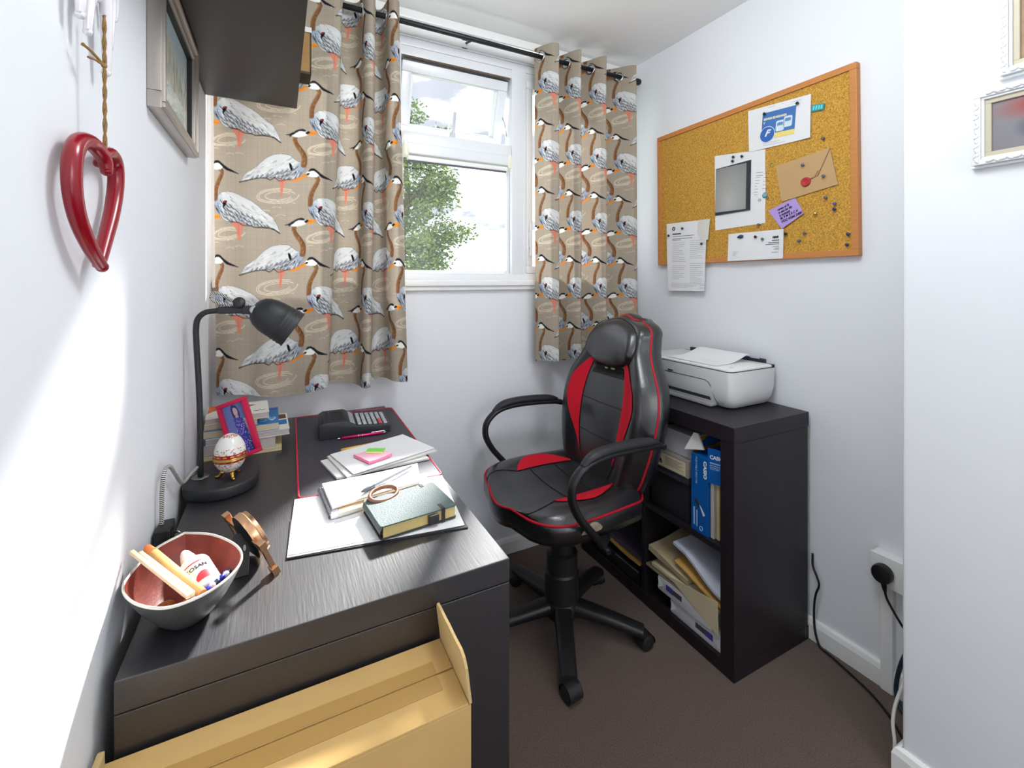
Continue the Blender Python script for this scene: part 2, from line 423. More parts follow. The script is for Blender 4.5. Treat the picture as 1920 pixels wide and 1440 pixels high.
# fanlight, hinged at its top
hinge = Vector((.70, YW+.04, 2.172)); MF = Matrix.Translation(hinge) @ Matrix.Rotation(math.radians(17), 4, 'X')
bm = B()
def fr(bm, x0, x1, z0, z1, w, y0, y1, M):
    for a in ((x0, x1, z1-w, z1), (x0, x1, z0, z0+w), (x0, x0+w, z0+w, z1-w), (x1-w, x1, z0+w, z1-w)): box(bm, a[0], a[1], y0, y1, a[2], a[3], .004, M=M)
fr(bm, -.245, .245, -.30, 0, .042, -.02, .03, MF); fr(bm, -.205, .205, -.262, -.036, .012, -.008, .022, MF)
fan = obj('fanlight_sash', bm, M_upvc, win, smooth=30)
pane(-.20, .20, -.255, -.045, .012, fan, M=MF)
bm = B(); box(bm, -.245, .245, -.018, -.010, -.004, .006, M=MF); obj('hinge_seal', bm, M_black, fan)
bm = B(); box(bm, .452, .948, YW+.0065, YW+.012, 2.1735, 2.1805); obj('draught_strip', bm, mat('brown_draught_strip', (96, 78, 62), .8), win)
bm = B(); box(bm, -.006, .006, -.035, -.018, -.285, -.17, .004, M=MF); box(bm, -.012, .012, -.03, -.018, -.29, -.26, .004, M=MF)
obj('stay_handle', bm, mat('pale_grey_handle', (190, 192, 196), .35), fan, smooth=30)
bm = B(); tube(bm, [(.935, YW+.05, 2.10), (.938, YW+.075, 2.03), (.944, YW+.055, 1.98), (.946, YW+.04, 1.92)], .003, 6); obj('stay_arm', bm, M_chrome, fan)
# sill board
bm = B(); box(bm, WX0-.03, XR-.002, YW-.032, YW+.01, 1.222, 1.247, .006, 3); box(bm, WX0-.02, XR-.003, YW-.02, YW, 1.204, 1.224, .004)
obj('window_sill', bm, M_trim, win, smooth=30)

# ---- roller blind cassette under the fanlight
rb = thing('roller_blind', 'white roller blind cassette rolled up across the middle window light', 'blind', (.69, YW-.012, 1.74))
bm = B(); box(bm, .462, .918, YW-.038, YW-.002, 1.762, 1.808, .008, 3); obj('cassette', bm, M_upvc, rb, smooth=30)
bm = B(); box(bm, .464, .916, YW-.03, YW-.006, 1.740, 1.757, .004); obj('bottom_bar', bm, M_trim, rb, smooth=30)
for x in (.4565, .924): obj('end_bracket', box(B(), x-.009, x+.009, YW-.04, YW-.001, 1.752, 1.812, .003), mat('cream_plastic', (232, 230, 214), .4), rb, smooth=30)
bm = B(); box(bm, .466, .914, YW-.02, YW-.016, 1.733, 1.742); obj('blind_shade_strip', bm, mat('grey_shadow_strip', (96, 98, 108), .7), rb)  # grey strip coloured as the shade under the bottom bar

# ---- world outside: ground, tree, rooftops
struct('ground_outside', box(B(), -40, 60, YW+.6, 90, -3.1, -3.0), mat('distant_grass', (96, 112, 70), .95, var=(2, .3)))
tree = thing('ash_tree', 'leafy green tree outside, seen through the window on its left side', 'tree', (1.9, 9.8, -3.0))
bm = B(); tr = random.Random(3)
trunk = [(1.9, 9.8, -3.0), (1.95, 9.8, -.5), (2.15, 9.8, 1.2), (2.35, 9.75, 2.2), (2.45, 9.7, 3.2), (2.3, 9.7, 4.6)]
tube(bm, catmull(trunk, 5), [.16-.13*i/25 for i in range(26)], 8)
brs = []
for k in range(26):
    f = .35+.62*tr.random(); p = np.array(catmull(trunk, 5)[int(f*25)]); a = tr.random()*2*PI; L = .6+1.3*tr.random()*(1.15-f)
    q = p+np.array([math.cos(a)*L, math.sin(a)*L, .25+.5*tr.random()]); brs.append((p, q)); mid = (p+q)/2+np.array([0, 0, .1])
    tube(bm, [tuple(p), tuple(mid), tuple(q)], [.03, .02, .008], 5)
for q in ((3.80, 9.6, 2.30), (3.0, 9.6, 2.6), (3.35, 9.6, 3.35), (3.15, 9.5, 1.75), (3.2, 9.6, 2.2)):
    p = np.array((2.3, 9.75, q[2]-.5)); brs.append((p, np.array(q))); tube(bm, [tuple(p), tuple((p+np.array(q))/2+np.array([0, 0, .12])), q], [.03, .02, .006], 5)
obj('trunk', bm, mat('tree_bark', (120, 108, 84), .9, bump=(30, .6)), tree, smooth='all')
lv = []; lf = []; lc = []
def leafball(c, R, n):
    for _ in range(n):
        d = np.array([tr.gauss(0, 1), tr.gauss(0, 1), tr.gauss(0, .8)]); d *= R*tr.random()**.45/np.linalg.norm(d); p = c+d
        a = tr.random()*2*PI; e = tr.uniform(-.9, .5); u = np.array([math.cos(a)*math.cos(e), math.sin(a)*math.cos(e), math.sin(e)])
        w = np.cross(u, [0, 0, 1]); w /= np.linalg.norm(w); n2 = np.cross(u, w); w = w*math.cos(a*3)+n2*math.sin(a*3); L = tr.uniform(.05, .10); W = L*.3
        i = len(lv); lv.extend([p, p+u*L*.5+w*W, p+u*L, p+u*L*.5-w*W]); lf.append((i, i+1, i+2, i+3))
        g = tr.random(); col = lin((70+96*g, 104+76*g, 50+44*g)); lc.extend([col]*4)
for p, q in brs:
    for f in (.4, .7, 1.0): leafball(p+(q-p)*f, .19+.1*tr.random(), 95)
for c in ((2.75, 9.5, 3.55), (2.95, 9.5, 3.0), (2.55, 9.4, 2.55), (2.2, 9.4, 3.3), (2.0, 9.5, 2.1), (2.5, 9.4, 3.9), (2.2, 9.4, 4.6), (2.85, 9.5, 1.95), (1.9, 9.5, 2.8), (2.6, 9.5, 1.65), (2.15, 9.5, 1.75), (3.45, 9.5, 2.25), (2.45, 9.4, 4.7), (3.2, 9.5, 3.4), (3.25, 9.5, 3.05), (3.1, 9.5, 1.7), (3.15, 9.5, 2.2), (2.9, 9.5, 1.5)): leafball(np.array(c), .36, 420)
ml = vmat('leaf_green', .6, .3)
fo = np_mesh('foliage', np.array(lv), np.array(lf), ml, tree, np.array(lc), smooth=False)
hs = thing('distant_house', 'dark rooftop of a distant house just above the window sill line', 'house', (20, 52, -3))
bm = B(); box(bm, 15, 25, 50, 56, -3, 1.4); obj('wall', bm, mat('pale_render', (200, 196, 188), .9), hs)
bm = B(); P = [(14.6, 49.5, 1.4), (25.4, 49.5, 1.4), (25.4, 56.5, 1.4), (14.6, 56.5, 1.4)]; v = [bm.verts.new(p) for p in P]; r1 = bm.verts.new((17, 53, 2.2)); r2 = bm.verts.new((23, 53, 2.2))
bm.faces.new([v[0], v[1], r2, r1]); bm.faces.new([v[2], v[3], r1, r2]); bm.faces.new([v[1], v[2], r2]); bm.faces.new([v[3], v[0], r1]); bm.faces.new([v[3], v[2], v[1], v[0]])
obj('roof', bm, mat('roof_tiles', (104, 98, 98), .85, bump=(8, .3)), hs)

# ============================================================ HERON CURTAINS
KX, KY, SH = 2870.0, 2599.0, .13
def hp(pts): return [(x/KX, -(y-SH*x)/KY) for x, y in pts]
TW, TH = 860/KX, (795-SH*0)/KY
cv = Canvas(TW, TH, .0008, (164, 152, 136), wrap=True)
hr = random.Random(11)
# linen weave flecks
npr = np.random.RandomState(5)
fl = npr.rand(cv.ny, cv.nx); fl2 = np.repeat(npr.rand(cv.ny, 1), cv.nx, 1); fl3 = np.repeat(npr.rand(1, cv.nx), cv.ny, 0)
fac = 1+.10*(fl-.5)+.10*(fl2-.5)+.12*(fl3-.5)
cv.c *= fac[..., None]
CREAM = (228, 216, 192)
def ripples(cx, cy, a):
    for k, (ra, rb, off) in enumerate(((1, .34, 0), (.62, .19, 4), (.86, .27, -6))):
        p = [(cx+off+a*ra*math.cos(t), cy+SH*0+a*rb*math.sin(t)) for t in np.linspace(.3*k, .3*k+2*PI*.86, 22)]
        cv.stroke(hp(p), .0020, CREAM, .75)
    for k in range(5):
        x = cx-a*1.1+hr.random()*a*1.6; y = cy+a*(.35+.22*k)*(.5+hr.random()*.3)
        cv.stroke(hp([(x, y), (x+a*.2, y-8), (x+a*.45, y+3)]), .0016, CREAM, .6)
INK = (34, 36, 44)
def heron(body, neck, nw, head, crest, eye, beak, blob, legs, tail, fdir, red):
    cv.poly(hp(legs), (206, 128, 108), .95)
    lx = [p[0] for p in legs]
    cv.stroke(hp([(sum(lx)/len(lx), legs[0][1]), (sum(lx)/len(lx), legs[0][1]+110)]), .0014, (176, 92, 74), .6)
    m = cv.poly(hp(body), (202, 203, 202))
    # blue-grey breast
    bx, by = neck[0]
    bcx, bcy = hp([(bx, by+70)])[0]
    sgn = 1 if fdir[0] < 0 else -1
    dd = np.zeros_like(cv.X)
    for ox, oy in cv.offs(): dd = np.maximum(dd, np.clip(1-np.hypot((cv.X+ox-bcx)/.040, (cv.Y+oy-bcy)/.050), 0, 1))
    cv.blend(np.clip(dd*1.9, 0, 1)*.8, (136, 150, 172), m)
    xs = [p[0] for p in body]; ys = [p[1] for p in body]; x0, x1, y0, y1 = min(xs), max(xs), min(ys), max(ys)
    fx, fy = fdir; tx, ty = tail[0]
    def axis(f, off):      # f 0 breast .. 1 tail tip, off = downwards offset
        return bx+(tx-bx)*f, by+20+(ty-by-20)*f+off
    # fine pale and grey barbs on the back
    for k in range(120):
        x, y = axis(hr.uniform(.05, .9), hr.uniform(-120, 40)); L = hr.uniform(35, 80); v = hr.random()
        cv.stroke(hp([(x, y), (x+fx*L*.5, y+fy*L*.5+3), (x+fx*L, y+fy*L)]), (.0018, .0007), (96, 100, 108) if v < .45 else (230, 229, 224), .65, m)
    # layered slate flight feathers on the lower wing
    for row, (off, n_) in enumerate(((-22, 10), (16, 12), (54, 12), (86, 12))):
        for k in range(n_):
            x, y = axis(.10+.78*(k+.5*(row % 2))/n_, off*(1-.25*k/n_)+hr.uniform(-7, 7)); L = hr.uniform(58, 86)
            q = hp([(x, y), (x+fx*L*.5-fy*4, y+fy*L*.5+11), (x+fx*L, y+fy*L+7)])
            cv.stroke(q, (.0075, .0012), (112, 120, 134) if (k+row) % 2 else (86, 94, 108), .85, m)
            cv.stroke([(p[0], p[1]-.0030) for p in q], (.0020, .0008), (30, 34, 42), .9, m)
            cv.stroke([(p[0], p[1]+.0026) for p in q], (.0018, .0008), (234, 233, 228), .8, m)
    # dark blue breast plumes
    for k in range(16):
        px = bx-sgn*hr.uniform(-20, 95); py = by+hr.uniform(45, 100)
        cv.stroke(hp([(px, py), (px+fx*16, py+24), (px+fx*34, py+52)]), (.0030, .0007), (44, 54, 76) if k % 3 else (214, 218, 222), .85, m)
    for k in range(7):     # tail quills
        x, y = axis(.74+.02*k, hr.uniform(-18, 30)); cv.stroke(hp([(x, y), ((x+tx)/2, (y+ty)/2+4), (tx, ty)]), (.0030, .0014), (40, 46, 58) if k % 2 else (222, 222, 220), .9, m)
    cv.stroke(hp(tail), (.0042, .0020), INK, .95)
    cv.stroke(hp(body+[body[0]]), .0013, (50, 52, 60), .8)
    cv.poly(hp(blob), (26, 22, 28))
    if red: cv.ellipse(hp([(blob[0][0]+18, blob[0][1]-2)])[0], .004, .004, (150, 40, 52))
    # neck
    cv.stroke(hp(neck), nw, (126, 88, 58))
    for s in (-1, 1):
        cv.stroke([(p[0]+s*nw[0]*.32, p[1]) for p in hp(neck)], .0016, (74, 52, 40) if s > 0 else (160, 122, 88), .9)
    for k in range(26):
        f = hr.random(); q = catmull(hp(neck), 6); p = q[int(f*(len(q)-1))]
        cv.stroke([(p[0]+hr.uniform(-.005, .005), p[1]), (p[0]+hr.uniform(-.005, .005), p[1]-.006)], .0014, (92, 62, 42) if hr.random() < .6 else (176, 138, 100), .7)
    cv.poly(hp(head), (240, 238, 230))
    cv.stroke(hp(head[-3:]), .001, (120, 104, 86), .6)
    cv.poly(hp(beak), (226, 134, 36)); cv.stroke(hp([beak[0], ((beak[0][0]+beak[len(beak)//2][0])/2, (beak[0][1]+beak[-1][1])/2+6), beak[len(beak)//2]]), .0012, (170, 84, 20), .8)
    cv.poly(hp(crest), INK); cv.poly(hp(eye), INK)
ripples(590, 930, 190); ripples(1005, 545, 150)
# right-facing bird
heron(body=[(262, 795), (300, 725), (390, 672), (430, 640), (480, 602), (540, 572), (620, 562), (690, 572), (740, 612), (790, 640), (848, 632), (842, 690), (805, 738), (765, 775), (700, 788), (620, 782), (560, 770), (480, 768), (400, 768), (330, 778)],
      neck=[(820, 668), (828, 610), (806, 552), (764, 496), (738, 446), (742, 405)], nw=(.0200, .0125),
      head=[(712, 402), (722, 378), (760, 360), (800, 357), (838, 366), (872, 380), (860, 397), (820, 412), (760, 416)],
      crest=[(644, 396), (690, 382), (725, 366), (762, 348), (802, 343), (836, 356), (830, 372), (790, 362), (752, 374), (720, 394), (686, 414), (690, 398)],
      eye=[(832, 378), (862, 368), (878, 382), (850, 396)], beak=[(866, 372), (915, 373), (962, 386), (915, 401), (868, 405)],
      blob=[(684, 648), (700, 645), (717, 672), (717, 708), (700, 700)], legs=[(598, 785), (668, 785), (636, 865), (628, 932), (610, 932), (608, 860)],
      tail=[(250, 798), (330, 780), (400, 770), (480, 772), (520, 790), (560, 772), (600, 800), (660, 790), (700, 790)], fdir=(-.86, .42), red=False)
# left-facing bird
D = (845, 98)
def sh(p): return [(x+D[0], y+D[1]) for x, y in p]
heron(body=sh([(628, 1272), (600, 1200), (555, 1125), (500, 1088), (400, 1000), (300, 940), (190, 893), (110, 888), (60, 915), (26, 905), (28, 960), (42, 1010), (90, 1072), (150, 1135), (250, 1152), (350, 1182), (450, 1200), (555, 1222)]),
      neck=sh([(44, 930), (48, 860), (72, 800), (106, 745), (112, 708), (84, 680)]), nw=(.0170, .0120),
      head=sh([(0, 660), (4, 642), (40, 625), (86, 636), (118, 668), (100, 692), (60, 688), (20, 676)]),
      crest=sh([(24, 636), (38, 612), (70, 610), (112, 640), (160, 682), (262, 744), (200, 726), (150, 704), (112, 668), (70, 632)]),
      eye=sh([(2, 660), (14, 645), (36, 650), (22, 668)]), beak=sh([(6, 658), (-60, 679), (-150, 706), (-80, 705), (0, 680)]),
      blob=sh([(122, 972), (140, 960), (160, 968), (148, 1000), (124, 1020)]), legs=sh([(200, 1150), (300, 1160), (282, 1240), (276, 1302), (250, 1302), (240, 1220)]),
      tail=sh([(625, 1272), (560, 1232), (470, 1212), (400, 1206), (360, 1190), (300, 1182), (250, 1156), (190, 1150)]), fdir=(.80, .56), red=True)
# soften one pixel
k = cv.c; cv.c = (k*2+np.roll(k, 1, 0)+np.roll(k, 1, 1)+np.roll(k, -1, 0)+np.roll(k, -1, 1))/6

m = bpy.data.materials.new('heron_print_linen'); m.use_nodes = True; t = m.node_tree; t.nodes.clear()
o_ = t.nodes.new('ShaderNodeOutputMaterial'); a_ = t.nodes.new('ShaderNodeAttribute'); a_.attribute_name = 'print'
d_ = t.nodes.new('ShaderNodeBsdfDiffuse'); tl = t.nodes.new('ShaderNodeBsdfTranslucent'); mx = t.nodes.new('ShaderNodeMixShader'); mx.inputs[0].default_value = .13
tcn = t.nodes.new('ShaderNodeTexCoord'); n_ = t.nodes.new('ShaderNodeTexNoise'); n_.inputs['Scale'].default_value = 500
bp = t.nodes.new('ShaderNodeBump'); bp.inputs['Strength'].default_value = .25; bp.inputs['Distance'].default_value = .001
t.links.new(tcn.outputs['Object'], n_.inputs['Vector']); t.links.new(n_.outputs['Fac'], bp.inputs['Height']); t.links.new(bp.outputs['Normal'], d_.inputs['Normal'])
t.links.new(a_.outputs['Color'], d_.inputs['Color']); t.links.new(a_.outputs['Color'], tl.inputs['Color'])
t.links.new(d_.outputs[0], mx.inputs[1]); t.links.new(tl.outputs[0], mx.inputs[2]); t.links.new(mx.outputs[0], o_.inputs['Surface'])
M_curt = m
ROD_Y, ROD_Z = 1.752, 2.250
def resample(pts, n):
    P = np.array(catmull(pts, 14)); d = np.concatenate([[0], np.cumsum(np.hypot(*np.diff(P, axis=0).T))])
    s = np.linspace(0, d[-1], n); return np.stack([np.interp(s, d, P[:, 0]), np.interp(s, d, P[:, 1])], 1), d[-1]
def curtain(name, label, top, bot, ztop, zbot, pu, pv, wav):
    L0 = resample(top, 10)[1]; nu = int(L0/.0023); nv = int((ztop-zbot)/.0023)
    A, L = resample(top, nu+1); Bt, Lb = resample(bot, nu+1)
    s = np.linspace(0, L, nu+1); f = np.linspace(0, 1, nv+1)
    w = (f**1.3)[:, None, None]; XY = A[None]*(1-w)+Bt[None]*w
    Z = (ztop+(zbot-ztop)*f)[:, None]+np.zeros((1, nu+1))
    Z = Z + (f[:, None]**3)*wav(s)[None]
    P = np.concatenate([XY, Z[..., None]], -1)
    P[..., 1] += .004*np.sin(s*21)[None]*np.sin(f*9)[:, None]
    col = cv.sample((s[None]+0*f[:, None]+pu).ravel(), ((ztop+(zbot-ztop)*f)[:, None]+0*s[None]+pv).ravel())
    root = thing(name, label, 'curtain', (float(A[:, 0].mean()), ROD_Y, zbot), group='heron print curtains')
    idx = np.arange((nu+1)*(nv+1)).reshape(nv+1, nu+1)
    F = np.stack([idx[:-1, :-1], idx[1:, :-1], idx[1:, 1:], idx[:-1, 1:]], -1)
    # eyelet holes where the cloth crosses the rod
    cross = [i for i in range(nu) if (A[i, 1]-ROD_Y)*(A[i+1, 1]-ROD_Y) < 0]
    keep = np.ones(F.shape[:2], bool); jr = (ztop-ROD_Z)/(ztop-zbot)*nv
    zz = ztop-(np.arange(nv)+.5)*(ztop-zbot)/nv; ss = (np.arange(nu)+.5)*L/nu
    for i in cross: keep &= (np.hypot(zz[:, None]-ROD_Z, ss[None]-s[i]) > .019)
    np_mesh('cloth', P.reshape(-1, 3), F[keep], M_curt, root, col)
    for i in cross:
        tg = np.array([A[min(i+4, nu)][0]-A[max(i-4, 0)][0], A[min(i+4, nu)][1]-A[max(i-4, 0)][1], 0]); tg /= np.linalg.norm(tg)
        c = np.array([A[i][0], A[i][1], ROD_Z]); bm = B()
        pts = [tuple(c+tg*math.cos(q)*.0215+np.array([0, 0, math.sin(q)*.0215])) for q in np.linspace(0, 2*PI, 28, endpoint=False)]
        tube(bm, pts, .0042, 8, closed=True); obj('eyelet', bm, M_chrome, root, smooth='all')
    return root
curtain('curtain', 'wide heron print curtain on the left side of the window, hanging behind the desk lamp',
        [(-.192, 1.742), (-.15, 1.725), (-.09, 1.735), (-.03, 1.722), (.05, 1.728), (.12, 1.716), (.175, 1.700), (.199, 1.715), (.2, 1.755), (.206, 1.79), (.235, 1.803), (.262, 1.79), (.272, 1.75), (.277, 1.708), (.296, 1.690), (.313, 1.708), (.317, 1.75), (.322, 1.788), (.338, 1.803), (.352, 1.788), (.357, 1.75), (.362, 1.708), (.381, 1.690), (.400, 1.708), (.405, 1.74)],
        [(-.182, 1.745), (-.14, 1.715), (-.09, 1.722), (-.04, 1.705), (.03, 1.715), (.085, 1.700), (.128, 1.690), (.150, 1.705), (.155, 1.74), (.165, 1.77), (.20, 1.785), (.245, 1.77), (.262, 1.74), (.268, 1.708), (.282, 1.690), (.296, 1.705), (.302, 1.74), (.312, 1.768), (.335, 1.78), (.352, 1.765), (.362, 1.735), (.372, 1.70), (.395, 1.685), (.428, 1.70), (.440, 1.735)],
        2.297, .868, 770/KX-(.058+.192)-.012, -(385-SH*770)/KY-1.753, lambda s: .010*np.sin(s*16+1))
curtain('curtain', 'narrow heron print curtain on the right side of the window, behind the chair back',
        [(1.030, 1.785), (1.045, 1.745), (1.072, 1.700), (1.103, 1.695), (1.118, 1.73), (1.122, 1.785), (1.145, 1.812), (1.172, 1.78), (1.195, 1.72), (1.218, 1.69), (1.238, 1.725), (1.243, 1.785), (1.268, 1.815), (1.305, 1.78), (1.335, 1.715), (1.362, 1.69), (1.385, 1.725), (1.392, 1.785), (1.425, 1.815), (1.47, 1.78), (1.515, 1.72), (1.548, 1.695), (1.566, 1.715), (1.572, 1.736)],
        [(1.036, 1.785), (1.05, 1.745), (1.076, 1.705), (1.106, 1.70), (1.122, 1.735), (1.128, 1.78), (1.15, 1.80), (1.176, 1.77), (1.20, 1.72), (1.224, 1.695), (1.245, 1.73), (1.252, 1.78), (1.278, 1.802), (1.312, 1.77), (1.345, 1.715), (1.372, 1.69), (1.395, 1.73), (1.402, 1.78), (1.435, 1.80), (1.48, 1.77), (1.525, 1.72), (1.56, 1.695), (1.585, 1.72), (1.592, 1.76)],
        2.297, .880, 905/KX-.335, -(765-SH*905)/KY-1.951, lambda s: .008*np.sin(s*19))
rod = thing('curtain_rod', 'thin black curtain rod running along the top of the window', 'curtain rod', (.7, ROD_Y, ROD_Z))
bm = B(); tube(bm, [(-.15, ROD_Y, ROD_Z), (1.60, ROD_Y, ROD_Z)], .0105, 14); obj('pole', bm, M_black, rod)
bm = B(); lathe(bm, [(0, 0), (.014, 0), (.016, .004), (.016, .022), (.013, .027), (0, .028)], 16, basis((1.60, ROD_Y, ROD_Z), (0, 1, 0), (0, 0, 1))); obj('finial', bm, M_black, rod)
bm = B(); lathe(bm, [(0, 0), (.014, 0), (.016, .004), (.016, .022), (.013, .027), (0, .028)], 16, basis((-.15, ROD_Y, ROD_Z), (0, -1, 0), (0, 0, 1))); obj('finial', bm, M_black, rod)
for x in (-.165+.03, .72, 1.588):
    bm = B(); tube(bm, [(x, ROD_Y, ROD_Z), (x, YW-.004, ROD_Z+.03)], .005, 8); box(bm, x-.012, x+.012, YW-.005, YW, ROD_Z+.01, ROD_Z+.055, .002); obj('bracket', bm, M_black, rod)

# ============================================================ DESK AND WHAT STANDS ON IT
ZD = .745; DX0, DX1, DY0, DY1 = -.186, .373, .737, 1.847
desk = thing('desk', 'black-brown wooden desk with thick top and full end panels against the left wall', 'desk', (.093, DY0, 0))
obj('desktop', box(B(), DX0, DX1, DY0, DY1, ZD-.042, ZD, .0015), M_wood, desk)
obj('end_panel', box(B(), DX0, DX1, DY0+.0005, DY0+.05, 0, ZD-.0435, .0015), M_wood, desk)
obj('end_panel', box(B(), DX0, DX1, DY1-.05, DY1-.001, 0, ZD-.0435, .0015), M_wood, desk)
obj('back_panel', box(B(), DX0+.004, DX0+.022, DY0+.05, DY1-.05, .25, ZD-.043, .001), M_wood, desk)
# ---- cardboard box leaning on the end panel
cb = thing('cardboard_box', 'tall taped cardboard box with one raised flap in front of the desk end', 'box', (.02, .67, 0))
X0, X1, Y0, Y1, Z1 = -.2, .243, .600, .731, .652
obj('carton_body', box(B(), X0, X1, Y0, Y1, 0, Z1-.004, .002), M_card, cb)
bm = B(); box(bm, X0, X1-.004, .6685, Y1, Z1-.004, Z1, .001); obj('back_flap', bm, M_card, cb)
bm = B(); box(bm, X0, X1-.004, Y0, .6655, Z1-.0045, Z1-.0005, .001); obj('front_flap', bm, M_card, cb)
bm = B(); box(bm, X0, X1-.03, .669, .691, Z1+.0001, Z1+.0006); obj('parcel_tape', bm, M_tape, cb)
bm = B(); box(bm, X0, X1-.03, .637, .665, Z1-.0003, Z1+.0002); obj('parcel_tape', bm, M_tape, cb)
bm = B(); Mf = basis((X1-.001, .666, Z1-.002), (0, 1, 0), (-.12, 0, 1))
prism(bm, [(-.066, 0), (.066, 0), (.0655, .058), (.060, .066), (.048, .0675), (.020, .067), (.005, .0685), (-.020, .0675), (-.050, .069), (-.060, .064), (-.0655, .052)], -.002, .002, Mf); obj('side_flap', bm, M_card2, cb)
bm = B(); box(bm, X0+.004, X0+.012, .60, .73, Z1-.002, Z1+.018, .002, M=Matrix.Translation((-.004, 0, 0))); obj('side_flap', bm, M_card2, cb)

# ---- desk lamp
LB = Vector((-.125, 1.305, ZD))
lamp = thing('desk_lamp', 'black metal desk lamp with bell shade, standing at the back left of the desk', 'lamp', LB)
bm = B(); lathe(bm, [(0, 0), (.074, 0), (.078, .003), (.079, .006), (.079, .022), (.077, .0265), (.074, .028), (0, .028)], 56, Matrix.Translation(LB)); obj('base', bm, M_blackm, lamp)
pp = Vector((-.170, 1.322, ZD+.028))
bm = B(); lathe(bm, [(0, 0), (.019, 0), (.019, .0015), (.008, .003), (0, .003)], 24, Matrix.Translation(pp)); obj('stem_collar', bm, mat('brushed_nickel', (150, 150, 154), .3, metal=1), lamp)
bm = B(); tube(bm, catmull([tuple(pp), (-.172, 1.321, .95), (-.178, 1.318, 1.10), (-.1785, 1.317, 1.135), (-.174, 1.314, 1.158), (-.160, 1.312, 1.172), (-.140, 1.311, 1.1755), (-.122, 1.31, 1.176)], 8), .0065, 12); obj('stem', bm, M_blackm, lamp)
bm = B(); box(bm, -.135, -.072, 1.300, 1.322, 1.168, 1.186, .006, 3); box(bm, -.082, -.045, 1.296, 1.302, 1.166, 1.186, .003); box(bm, -.082, -.045, 1.320, 1.326, 1.166, 1.186, .003); obj('joint', bm, M_blackm, lamp, smooth=30)
bm = B(); lathe(bm, [(0, 0), (.0095, 0), (.0105, .002), (.0105, .006), (.009, .008), (0, .008)], 20, basis((-.056, 1.296, 1.177), (1, 0, 0), (0, 0, 1))); obj('joint_screw', bm, mat('satin_steel', (190, 192, 195), .35, metal=1), lamp)
bm = B(); lathe(bm, [(0, 0), (.012, 0), (.0135, .003), (.0135, .012), (.010, .016), (0, .016)], 20, basis((-.088, 1.302, 1.192), (1, 0, 0), (.0, .4, 1))); obj('tightening_knob', bm, M_blackm, lamp)
ax = Vector((.81, -.06, -.56)).normalized(); c0 = Vector((-.058, 1.311, 1.184)); MS = basis(c0, ax.orthogonal(), ax.cross(ax.orthogonal()))
if (MS.to_3x3() @ Vector((0, 0, 1))).dot(ax) < 0: MS = basis(c0, ax.cross(ax.orthogonal()), ax.orthogonal())
prof = [(0, 0), (.012, .0005), (.022, .004), (.032, .012), (.039, .024), (.0435, .04), (.0455, .058), (.0462, .074), (.0478, .0765), (.0468, .079), (.0466, .083), (.0486, .0855), (.0472, .088), (.047, .092), (.049, .0945), (.0478, .097), (.048, .105), (.0492, .108), (.0485, .1095), (.047, .108), (.045, .095), (.043, .05), (.035, .02), (.02, .009), (0, .007)]
bm = B(); lathe(bm, prof, 48, MS); obj('lamp_shade', bm, M_blackm, lamp, smooth='all')
bm = B(); sphere(bm, (0, 0, .062), .024, 16, (1, 1, 1.2), MS); lathe(bm, [(0, .008), (.014, .008), (.014, .045), (0, .045)], 16, MS); obj('bulb', bm, mat('frosted_bulb', (235, 232, 224), .3), lamp)
M_cw = mat('cord_white_thread', (214, 212, 206), .8); M_ck = mat('cord_black_thread', (30, 30, 34), .8)
def dense(pts, step):
    P = np.array(catmull(pts, 24)); d = np.concatenate([[0], np.cumsum(np.linalg.norm(np.diff(P, axis=0), axis=1))]); s = np.arange(0, d[-1], step)
    return [tuple(np.interp(x, d, P[:, k]) for k in range(3)) for x in s]
bm = B()
tube(bm, dense([(-.07, 1.309, 1.186), (-.10, 1.309, 1.198), (-.124, 1.309, 1.214), (-.137, 1.308, 1.220), (-.146, 1.307, 1.214), (-.145, 1.306, 1.203), (-.134, 1.306, 1.196), (-.115, 1.306, 1.190), (-.10, 1.307, 1.184)], .0017), .0036, 8, mis=[0, 1])
obj('cord', bm, [M_ck, M_cw], lamp, smooth='all')
bm = B()
tube(bm, dense([(-.176, 1.318, .80), (-.184, 1.29, .797), (-.190, 1.22, .804), (-.192, 1.16, .845), (-.193, 1.115, .878), (-.194, 1.082, .890), (-.195, 1.062, .880), (-.196, 1.056, .855), (-.196, 1.054, .82), (-.196, 1.053, .795)], .0017), .0036, 8, mis=[0, 1])
obj('cord', bm, [M_ck, M_cw], lamp, smooth='all', label='striped woven cord running to the adapter')
ad = thing('power_adapter', 'small black plug adapter between the left wall and the bowl on the desk', 'adapter', (-.19, 1.045, ZD))
bm = B(); box(bm, -.2025, -.178, 1.022, 1.072, ZD, ZD+.05, .004, 3); obj('casing', bm, M_black, ad, smooth=30)
bm = B(); box(bm, -.181, -.1765, 1.030, 1.034, ZD+.004, ZD+.046); box(bm, -.181, -.1765, 1.040, 1.044, ZD+.004, ZD+.046); obj('grip_rib', bm, M_black, ad)
bm = B(); tube(bm, [(-.178, 1.05, ZD+.03), (-.170, 1.05, ZD+.032), (-.166, 1.048, ZD+.028)], .002, 8); obj('metal_pin', bm, M_chrome, ad)

